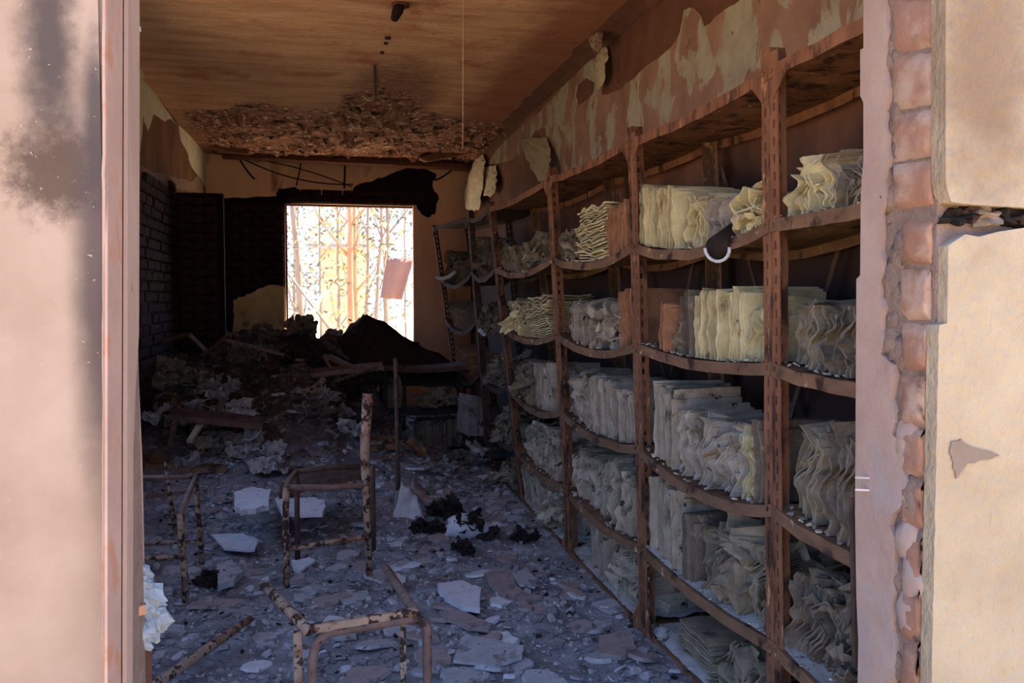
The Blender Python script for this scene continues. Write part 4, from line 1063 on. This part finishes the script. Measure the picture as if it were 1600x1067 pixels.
# ------------------------------------------------------------------ burnt chair and stool frames
def peelbar(a, b, r=.012, k=8): return MB().tube([Vector(a), Vector(a).lerp(Vector(b), .35) + Vector((.003, 0, .002)), Vector(a).lerp(Vector(b), .7) - Vector((.003, 0, 0)), Vector(b)], r, k)
# middle chair: short front-left leg, tall right upright, rails, dark rear uprights
P1 = onz(447, 922, .02); P1t = ony(447, 762, P1.y + .02)
P2 = onz(578, 908, .02); P2t = ony(575, 615, P2.y + .02)
P3 = P2 + Vector((.04, .44, 0)); P4 = P1 + Vector((.04, .44, 0))
ch = thing('chair_frame', 'burnt chair frame with one tall scaly upright, standing in the middle of the ash', 'chair frame', (P1 + P2) / 2 * 1.0)
peelbar(P1 - Vector((0, 0, .02)), P1t, .016).build('leg', 'peel', ch, smooth=True)
MB().tube([P2 - Vector((0, 0, .02)), ony(573, 800, P2.y), ony(570, 700, P2.y + .01), P2t], [.016, .017, .024, .026], 9).build('upright', 'peel', ch, smooth=True)
zr = P1t.z - .01
r4 = Vector((P4.x, P4.y, zr)); r3 = Vector((P3.x, P3.y, zr))
MB().tube([P3 - Vector((0, 0, .02)), r3], .014, 8).build('leg', 'burnt', ch, smooth=True)
MB().tube([P4 - Vector((0, 0, .02)), r4], .014, 8).build('leg', 'burnt', ch, smooth=True)
p2r = Vector((P2.x, P2.y, zr))
MB().tube([P1t, P1t.lerp(p2r, .5) + Vector((0, 0, -.005)), p2r], .015, 8).build('front_rail', 'tube', ch, smooth=True)
MB().tube([P1t, P1t.lerp(r4, .3) + Vector((0, 0, .01)), r4], .015, 8).build('side_rail', 'tube', ch, smooth=True)
MB().tube([p2r, r3], .015, 8).build('side_rail', 'tube', ch, smooth=True)
MB().tube([r4, r4.lerp(r3, .5) + Vector((0, .02, .01)), r3], .015, 8).build('back_rail', 'burnt', ch, smooth=True)
a, b = ony(449, 858, P1.y), ony(576, 838, P2.y)
peelbar(a, b, .012).build('lower_rail', 'peel', ch, smooth=True)
# left stool frame, half behind the reveal
Q1 = onz(290, 950, .0); Q2 = onz(316, 890, .0); Q1t = ony(282, 803, Q1.y); Q2t = ony(306, 745, Q2.y)
zt = Q1t.z; W_ = Vector((-.36, .05, 0))
st = thing('stool_frame', 'peeling stool frame standing beside the left reveal', 'stool frame', Q1 + Vector((-.15, .1, 0)))
peelbar(Q1, Q1t, .015).build('leg', 'peel', st, smooth=True)
peelbar(Q2, Q2t, .014).build('leg', 'peel', st, smooth=True)
peelbar(Q1 + W_, Q1t + W_, .014).build('leg', 'peel', st, smooth=True)
peelbar(Q2 + W_, Q2t + W_, .014).build('leg', 'peel', st, smooth=True)
MB().tube([Q1t, Q2t], .014, 8).build('side_rail', 'tube', st, smooth=True)
MB().tube([Q1t + W_, Q2t + W_], .014, 8).build('side_rail', 'tube', st, smooth=True)
MB().tube([Q2t, Q2t + W_], .012, 8).build('back_rail', 'tube', st, smooth=True)
l1 = Q1.lerp(Q1t, .55); peelbar(l1, l1 + W_ + Vector((0, 0, -.02)), .012).build('lower_rail', 'peel', st, smooth=True)
l2 = Q2.lerp(Q2t, .3); peelbar(l2, l2 + W_, .011).build('lower_rail', 'peel', st, smooth=True)
# slim charred post standing behind it
a = onz(276, 840, .05); b = ony(258, 722, a.y)
a.z = hgt(a.x, a.y) - .02
pp = MB().tube([a, a.lerp(b, .5), b], [.014, .012, .005], 7)
tag(pp.build('pointed_stake', 'peel', origin=a, smooth=True), 'slim pointed stake standing behind the stool frame', 'stake')
# front seat frame: tubular arch legs, seat rails
z0 = .43
FL, FR_ = onz(484, 985, z0), onz(650, 958, z0)
BL, BR = onz(413, 914, z0), onz(603, 888, z0)
sf = thing('seat_frame', 'seat frame with a bent tubular leg arch, nearest the camera', 'seat frame', Vector(((FL.x + BR.x) / 2, (FL.y + BR.y) / 2, 0)))
d = (FR_ - FL).normalized(); vis = Vector((d.y, -d.x, 0)) * .0
a0 = FL + d * .01; a1 = FR_ + d * .035; pts = [Vector((a0.x - .012, a0.y - .02, .0)), Vector((a0.x - .004, a0.y - .01, z0 - .08))]
for i in range(7):
    th = math.pi * (1 - i / 12); pts.append(a0 + d * (.06 + .06 * math.cos(th)) + Vector((0, 0, -.075 + .06 * math.sin(th))))
for i in range(7):
    th = math.pi / 2 * (1 - i / 6); pts.append(a1 + d * (-.05 + .05 * math.cos(th)) + Vector((0, 0, -.065 + .05 * math.sin(th))))
pts += [Vector((a1.x, a1.y, z0 - .12)), Vector((a1.x + .002, a1.y, 0))]
MB().tube(pts, .0145, 10).build('leg_arch', 'tube', sf, smooth=True)
MB().bar(FL + Vector((0, 0, .004)), FR_ + Vector((0, 0, .004)), .02, .024).build('front_rail', 'peel', sf)
MB().tube([BL, FL + d * -.005], .017, 8).build('side_rail', 'peel', sf, smooth=True)
MB().tube([BR, FR_], .016, 8).build('side_rail', 'tube', sf, smooth=True)
MB().tube([Vector((BL.x, BL.y, .0)), BL], .014, 8).build('leg', 'tube', sf, smooth=True) if False else None
q = FL + Vector((-.035, .03, 0)); MB().bar(Vector((q.x, q.y, 0)), q + Vector((0, 0, -.01)), .024, .024).build('leg', 'peel', sf)
q = FR_ + Vector((-.045, .03, 0)); angle_post(Vector((q.x, q.y, 0)), q + Vector((0, 0, -.01)), 1, 1, .016, .016).build('leg', 'peel', sf, solid=.002)
# slotted bar propped on the ash, front left
a, b = onz(236, 1075, .08), onz(392, 966, .10)
sb = MB().tube([a, a.lerp(b, .5), b], [.019, .018, .014], 8)
tag(sb.build('slotted_bar', 'peel', origin=sb.base(), smooth=True), 'pale peeling bar lying aslant in the ash, front left', 'bar')
# thin dark post right of the chair
a = onz(623, 812, .0); b = ony(618, 560, a.y + .05)
tag(MB().tube([a, a.lerp(b, .5), b], .014, 7).build('thin_post', 'burnt', origin=a, smooth=True), 'thin dark steel post standing right of the chair frame', 'post')
# ------------------------------------------------------------------ collapsed furniture on the heap
HG = 'collapsed things on the charred heap'
def sheet_px(label, corners, mat, seed, th=.008, wob=.04, name='burnt_sheet', cat='metal sheet'):
    return tag(sheet(label, [ony(x, y, Y) for x, y, Y in corners], mat, name, cat, th, wob, seed), group=None)
# tent of two dark panels in front of the window
sheet_px('black folded panel under the window, left slope of the dark peak', [(496, 560, 8.0), (560, 640, 7.6), (572, 492, 8.3), (562, 496, 8.6)], 'black', 3, wob=.03)
sheet_px('black folded panel under the window, right slope of the dark peak', [(556, 600, 7.7), (742, 606, 7.7), (722, 576, 8.2), (572, 491, 8.3)], 'black', 5, wob=.02)
sheet_px('dark panel leaning back behind the black peak', [(500, 556, 8.6), (700, 600, 8.6), (600, 502, 8.9), (566, 492, 8.9)], 'black', 7, wob=.02)
# pale rim chips along the ridge of the peak
for k, (x, y) in enumerate([(547, 500), (573, 495), (580, 499), (588, 505)]):
    c = ony(x, y, 8.3); mb = flake(MB(), rr, c, .022, .012, .4)
    tag(mb.build('ash_chip', 'flake_pale', origin=mb.base()), ['white ash chip on the left side of the black peak', 'white ash chip at the top of the black peak', 'white ash chip just right of the black peak top', 'white ash chip lowest on the right of the black peak'][k], 'ash chip')
# collapsed low rack facing the door under the peak
rk = thing('collapsed_rack', 'collapsed dark rack under the black peak, holding greenish files', 'shelving rack', (.95, 7.75, 0))
X0, X1 = ony(600, 640, 7.6).x, ony(736, 640, 7.6).x
for x in (X0, (X0 + X1) / 2 - .22, X1):
    MB().bar((x, 7.6, 0), (x + .02, 7.62, .80), .035, .03).build('post', 'black', rk)
    MB().bar((x, 7.98, 0), (x, 7.98, .8), .035, .03).build('post', 'black', rk)
for z, m in ((.80, 'burnt'), (.42, 'black'), (.06, 'black')):
    vs = []; fs = []
    for i in range(11):
        u = i / 10; x = X0 + (X1 - X0) * u; s_ = -.03 * 4 * u * (1 - u)
        vs += [Vector((x, 7.585, z + s_ - .04)), Vector((x, 7.585, z + s_)), Vector((x, 7.99, z + s_)), Vector((x, 7.99, z + s_ - .04))]
    for i in range(10):
        for k in range(3): fs.append((i * 4 + k, i * 4 + k + 1, i * 4 + k + 5, i * 4 + k + 4))
    MB().add(vs, fs).build('shelf', m, rk, solid=.008)
def bundle_free(label, c, w, h, d, style, paper, seed, rz=0.0, tilt=0.0, group=None, sag=0.0):
    """bundle with its page edges turned to the door"""
    mb = MB(); R = Matrix.Rotation(rz, 3, 'Z') @ Matrix.Rotation(tilt, 3, 'Y')
    if style in ('crumple', 'heap'): crumple_heap(mb, c, w, h, d, seed, R)
    for g, nu, nv in (leaves(style, w, h, d, seed) if style not in ('crumple', 'heap') else []):
        o = len(mb.v)
        mb.v += [Vector(c) + R @ Vector((q.y - w / 2, q.x - d / 2, q.z)) for q in g]; mb.f += leaf_faces(nu, nv, o)
    o = mb.build('paper_bundle', paper, origin=mb.base()); return tag(o, label, 'paper bundle', group)
bundle_free('greenish file bundle on the upper shelf of the collapsed rack', ((X0 + X1) / 2 + .12, 7.76, .415), .42, .22, .3, 'crumple', 'paper_grey', 301)
bundle_free('olive file block on the lower shelf of the collapsed rack', ((X0 + X1) / 2 + .1, 7.76, .055), .4, .26, .3, 'upright', 'paper_grey', 302)
bundle_free('pale green file at the left end of the collapsed rack, upper shelf', (X0 + .09, 7.76, .42), .13, .28, .28, 'upright', 'paper_grey', 303)
bundle_free('small grey file at the left end of the collapsed rack, lower shelf', (X0 + .12, 7.76, .055), .16, .2, .28, 'crumple', 'paper_grey', 304)
# sagging trays of fallen racks on the heap
def tray(label, ax, ay, bx, by, Y, sag, mat='burnt', dep=.32, drop=.0):
    A, B = ony(ax, ay, Y), ony(bx, by, Y); vs = []; fs = []; n = 14
    for i in range(n + 1):
        u = i / n; p = A.lerp(B, u); p.z -= sag * 4 * u * (1 - u)
        for (yy, zz) in ((0, -.035), (0, 0), (dep * .5, -.01), (dep, 0.02 + drop), (dep, -.02 + drop)): vs.append(p + Vector((.01 * nz(u * 4, yy, sag), yy, zz + .012 * nz(u * 5, yy * 3, ax))))
    for i in range(n):
        for k in range(4): fs.append((i * 5 + k, i * 5 + k + 1, i * 5 + k + 6, i * 5 + k + 5))
    mb = MB().add(vs, fs); return tag(mb.build('shelf_tray', mat, origin=mb.base(), solid=.008), label, 'shelf tray')
tray('bowl-shaped fallen shelf tray on the heap left of the window', 322, 545, 456, 566, 7.9, .10, 'burnt')
tray('straight fallen shelf tray crossing the heap below the window', 452, 590, 600, 572, 7.2, -.01, 'tube', .22)
tray('bowed fallen shelf tray holding a low grey paper mound', 468, 640, 602, 640, 6.7, .07, 'black')
tray('straight shelf edge sticking out of the left paper heap', 264, 648, 410, 664, 6.1, .0, 'burnt', .25)
tray('low fallen shelf half buried right of the chair upright', 500, 704, 620, 694, 6.4, .0, 'rust_shelf', .25)
tray('half buried rusty shelf strip in the ash at the left', 226, 724, 352, 730, 5.9, .01, 'rust_shelf', .25)
tray('curled shelf edge in the ash behind the middle chair frame', 436, 772, 566, 742, 5.1, -.02, 'burnt', .2)
# bars jutting out of the heap
BARS = [
    ((216, 545, 7.2), (292, 522, 7.4), .018, 'burnt', 'dark bar rising right at the far left of the heap'),
    ((296, 522, 7.2), (322, 548, 7.2), .018, 'tube', 'short bar sloping down right at the far left of the heap'),
    ((348, 530, 7.6), (452, 556, 7.6), .020, 'tube', 'long brownish bar above the bowl-shaped tray'),
    ((316, 556, 7.3), (352, 526, 7.5), .016, 'burnt', 'dark bar rising to the long brownish bar'),
    ((494, 548, 7.6), (550, 574, 7.4), .028, 'tube', 'broad pale-edged bar sloping down beside the black peak'),
    ((500, 528, 7.7), (545, 562, 7.6), .014, 'burnt', 'thin dark bar parallel to the broad sloping bar'),
    ((506, 556, 7.4), (516, 574, 7.3), .014, 'tube', 'stubby pale bar left of the broad sloping bar'),
    ((522, 596, 7.0), (590, 574, 7.1), .014, 'burnt', 'dark bar slanting under the straight tray'),
    ((476, 620, 6.8), (506, 592, 6.9), .022, 'peel', 'pale bent bar left of the chair upright top'),
    ((452, 624, 6.8), (498, 616, 6.8), .014, 'burnt', 'short dark bar crossing the pale bent bar'),
    ((266, 700, 6.0), (274, 655, 6.1), .016, 'burnt', 'upright dark stub under the left shelf edge'),
    ((296, 690, 6.0), (318, 655, 6.2), .018, 'paper_white', 'pale slanted strip under the left shelf edge'),
    ((496, 735, 5.9), (540, 728, 5.9), .018, 'peel', 'short pale perforated bar in the ash behind the chair'),
    ((616, 712, 6.2), (572, 722, 6.2), .012, 'rust', 'rust-coloured bar lying right of the chair upright'),
    ((228, 776, 5.2), (300, 768, 5.3), .014, 'tube', 'brown bar lying level behind the stool frame'),
    ((440, 655, 6.6), (446, 700, 6.5), .02, 'black', 'black post stub in the heap centre'),
    ((618, 640, 7.0), (624, 700, 6.9), .02, 'black', 'black post stub in front of the collapsed rack'),
]
for i, (a, b, r, mt, lab) in enumerate(BARS):
    A, B = ony(*a), ony(*b)
    mb = MB().bar(A, B, r * 2, r * 1.3) if i % 3 else MB().tube([A, A.lerp(B, .5), B], r, 7)
    tag(mb.build('burnt_bar', mt, origin=mb.base()), lab, 'bar')
# paper heaps
HEAPS = [
    (405, 520, 8.5, .34, .22, 'crumple', 'paper_dark', 'charred clump in front of the yellow plaster patch'),
    (468, 528, 8.2, .42, .26, 'heap', 'paper_dark', 'dark rounded clump at the lower left window corner'),
    (470, 575, 7.6, .5, .28, 'crumple', 'black', 'black hunched clump below the window corner'),
    (256, 590, 7.0, .42, .26, 'crumple', 'paper_dark', 'dark greenish crumpled clump at the far left of the heap'),
    (298, 572, 7.0, .3, .24, 'heap', 'paper_dark', 'round dark clump left of the bowl-shaped tray'),
    (390, 562, 8.0, .5, .10, 'heap', 'paper_dark', 'brown litter lying in the bowl-shaped tray'),
    (290, 640, 6.5, .3, .22, 'crumple', 'paper_heap', 'pale grey crumpled papers at the left of the heap'),
    (340, 632, 6.6, .34, .2, 'crumple', 'paper_dark', 'dark crumpled papers in the left heap middle'),
    (372, 648, 6.5, .34, .2, 'heap', 'paper_heap', 'grey wavy papers right end of the left heap'),
    (350, 600, 6.9, .34, .16, 'heap', 'paper_heap', 'greyish loose papers above the left heap'),
    (250, 630, 6.4, .2, .2, 'crumple', 'paper_heap', 'pale papers at the very left edge of the heap'),
    (495, 640, 6.9, .36, .14, 'heap', 'paper_heap', 'low grey paper mound in the bowed tray'),
    (545, 640, 6.9, .2, .12, 'crumple', 'paper_heap', 'small pale clump right of the low paper mound'),
    (340, 690, 6.2, .36, .14, 'crumple', 'paper_dark', 'dark papers under the left shelf edge'),
    (400, 692, 6.1, .34, .14, 'crumple', 'paper_heap', 'grey papers spilling below the left shelf edge'),
    (490, 676, 6.6, .34, .14, 'heap', 'paper_dark', 'dark loose papers under the bowed tray'),
    (540, 684, 6.5, .26, .10, 'crumple', 'paper_heap', 'greenish papers under the bowed tray'),
    (292, 724, 5.9, .22, .09, 'heap', 'paper_heap', 'pale folded scrap above the rusty strip'),
    (430, 716, 5.9, .26, .08, 'crumple', 'paper_heap', 'pale crumbled papers in the heap front'),
    (735, 640, 7.2, .14, .34, 'upright', 'paper_heap', 'grey standing files right of the collapsed rack'),
    (716, 720, 6.9, .24, .12, 'crumple', 'paper_dark', 'charred papers on the floor before the collapsed rack'),
    (748, 700, 6.9, .16, .22, 'heap', 'paper_heap', 'pale files leaning at the far rack feet'),
    (688, 742, 6.5, .3, .1, 'heap', 'paper_heap', 'grey papers strewn on the far floor'),
    (770, 760, 6.2, .2, .08, 'crumple', 'paper_dark', 'dark scraps strewn near the fourth rack'),
    (648, 720, 6.9, .2, .1, 'heap', 'folder', 'brown papers strewn before the collapsed rack'),
]
for i, (px, py, Y, w, h, style, paper, lab) in enumerate(HEAPS):
    c = ony(px, py, Y); c.z = max(hgt(c.x, c.y) - .02, c.z - h * .6)
    bundle_free(lab, c, w, h, .34, style, paper, 400 + i * 3, rz=random.Random(i).uniform(-.5, .5), tilt=random.Random(i + 50).uniform(-.15, .15))
tag(MB().tube([ony(216, 506, 7.0), ony(230, 507, 7.0), ony(246, 510, 7.0)], .012, 6).build('pale_rod', 'flake', origin=ony(230, 510, 7.0)), 'thin pale rod at the far left of the heap', 'rod')
# white bent strips on the far leaning rack
for k, pts in enumerate([[(681, 432), (690, 436), (702, 432), (712, 424)], [(748, 514), (756, 522), (766, 520), (774, 512)]]):
    Y = 7.75 if k == 0 else 6.7
    tag(MB().tube([ony(x, y, Y) for x, y in pts], .02, 6).build('bent_strip', 'flake_pale', origin=ony(*pts[1], Y), smooth=True), ['white bent strip on the leaning far rack', 'white bent strip on the fifth rack'][k], 'strip')
# ------------------------------------------------------------------ yard beyond the window
def tree(label, px, Y, r0, h, seed, mat='bark', nleaf=160, leaf='leaf', lean=0.0, name='slender_tree', spread=.9, px_y=560):
    rr = random.Random(seed); b = ony(px, px_y, Y); b = Vector((b.x, Y, -.06))
    root = thing(name, label, 'tree', b, 'trees in the yard beyond the window')
    n = 9; pts = [b + Vector((lean * i / n * h + .05 * nz(i * .7, seed), .05 * nz(i * .6, seed + 9), h * i / n)) for i in range(n + 1)]
    MB().tube(pts, [r0 * (1 - .6 * i / n) for i in range(n + 1)], 7).build('trunk', mat, root, smooth=True)
    tips = []
    for k in range(7):
        i = rr.randint(2, n - 1); p = pts[i]; a = rr.uniform(0, 6.28); L = rr.uniform(.5, 1.3)
        q = p + Vector((math.cos(a) * L * .6, math.sin(a) * L * .4, L)); m_ = p.lerp(q, .5) + Vector((.06 * math.cos(a), .0, -.08))
        MB().tube([p, m_, q], [r0 * .35, r0 * .25, r0 * .12], 5).build('branch', mat, root, smooth=True); tips.append((m_, q))
    if nleaf:
        mb = MB()
        for k in range(nleaf * 3):
            m_, q = rr.choice(tips); c = m_.lerp(q, rr.random()) + Vector((rr.gauss(0, .45), rr.gauss(0, .4), rr.gauss(0, .7))) * spread
            s_ = rr.uniform(.03, .075); d1 = Vector((rr.gauss(0, 1), rr.gauss(0, 1), rr.gauss(0, 1))).normalized() * s_
            d2 = d1.cross(Vector((rr.gauss(0, 1), rr.gauss(0, 1), .3))).normalized() * s_ * .4
            mb.add([c - d1, c + d2, c + d1, c - d2], [(0, 1, 2, 3)])
        o = mb.build('foliage', leaf, root); o['kind'] = 'stuff'
    return root
TREES = [
    (478, 14.5, .07, 4.6, 'pale leaning tree at the left side of the window view', -.06, 'bark', 200, 'leaf'),
    (548, 13.5, .06, 4.6, 'orange-barked straight tree in the middle of the window view', 0, 'bark_orange', 60, 'leaf'),
    (556, 14.2, .05, 4.6, 'second orange-barked tree just right of the middle one', .0, 'bark_orange', 60, 'leaf_yellow'),
    (572, 16.0, .04, 4.6, 'slim pale tree right of the orange-barked pair', .02, 'bark', 160, 'leaf'),
    (582, 15.0, .04, 4.4, 'slim tree leaning right toward the hanging cloth', .06, 'bark', 140, 'leaf'),
    (600, 17.0, .06, 4.8, 'tree with curved trunk behind the hanging cloth', .03, 'bark', 160, 'leaf'),
    (634, 20.0, .03, 5.0, 'thin pole-like tree at the right edge of the window view', 0, 'bark', 20, 'leaf'),
    (502, 18.0, .03, 5.0, 'thin distant tree left of the middle of the window view', 0, 'bark', 120, 'leaf'),
    (530, 19.0, .05, 3.6, 'yellow-leaved young tree behind the orange-barked pair', .0, 'bark', 320, 'leaf_yellow'),
    (462, 20.0, .05, 3.6, 'leafy distant tree at the far left of the window view', .0, 'bark', 320, 'leaf'),
]
for i, (px, Y, r0, h, lab, lean, mt, nl_, lf) in enumerate(TREES):
    tree(lab, px, Y, r0, h, 500 + i, mt, nl_, lf, lean)
def log(label, a, b, r):
    mb = MB().tube([ony(*a), ony(*a).lerp(ony(*b), .5) + Vector((0, 0, .05)), ony(*b)], [r, r * .8, r * .5], 7)
    tag(mb.build('fallen_branch', 'bark', origin=mb.base(), smooth=True), label, 'branch')
log('fallen branch slanting down right in the left of the window view', (640, 690, 12.1), (448, 424, 12.9), .035)
log('fallen branch slanting up right in the left of the window view', (415, 650, 12.2), (508, 452, 12.6), .05)
log('thin branch slanting up right below the hanging cloth', (480, 660, 12.2), (645, 490, 12.6), .02)
wl_ = MB().tube([ony(430, 392, 13.0)] + [ony(x, y, 13.0) for x, y in ((500, 386), (560, 386), (600, 390), (640, 402), (700, 412))], .007, 6)
tag(wl_.build('washing_line', 'bark', origin=wl_.base()), 'slack washing line strung across the yard beyond the window', 'washing line')
for k, px in enumerate((430, 700)):
    p = ony(px, 392 if k == 0 else 412, 13.0)
    tag(MB().tube([Vector((p.x, p.y, -.06)), p + Vector((0, 0, .1))], .04, 8).build('line_post', 'bark', origin=(p.x, p.y, -.06)), ['post holding the left end of the washing line', 'post holding the right end of the washing line'][k], 'post')
vs = []; fs = []; n = 8
top = [(605, 402), (645, 404)]; bot = [(594, 467), (628, 467)]
for i in range(n + 1):
    for j in range(n + 1):
        u, v = i / n, j / n
        x = (605 + 40 * u) * (1 - v) + (594 + 34 * u) * v + (6 * v * u if v < .3 else 0); y = 402 + 3 * u + 63 * v
        vs.append(ony(x, y, 13.0 + .03 * math.sin(u * 9 + v)))
W = n + 1
fs = [(i * W + j, i * W + j + 1, (i + 1) * W + j + 1, (i + 1) * W + j) for i in range(n) for j in range(n)]
mb = MB().add(vs, fs)
tag(mb.build('hanging_cloth', 'cloth', origin=mb.base(), smooth=True, solid=.01), 'pinkish brown cloth hanging from the washing line beyond the window', 'cloth')
# distant low house
hs = thing('distant_house', 'tan distant house seen through the middle of the window', 'house', (1.2, 29, -.06))
a, b = ony(508, 420, 28), ony(552, 388, 28)
MB().box((a.x - .2, 28, -.06), (b.x + .4, 31, b.z)).build('wall', 'far_wall', hs)
MB().prism([(a.x - .5, 27.7, b.z), (b.x + .7, 27.7, b.z), (b.x + .7, 29.5, b.z + .5), (a.x - .5, 29.5, b.z + .5)], (0, 0, .12)).build('roof', 'flake_pink', hs)
for o in list(bpy.data.objects):
    if '_org' in o: del o['_org']
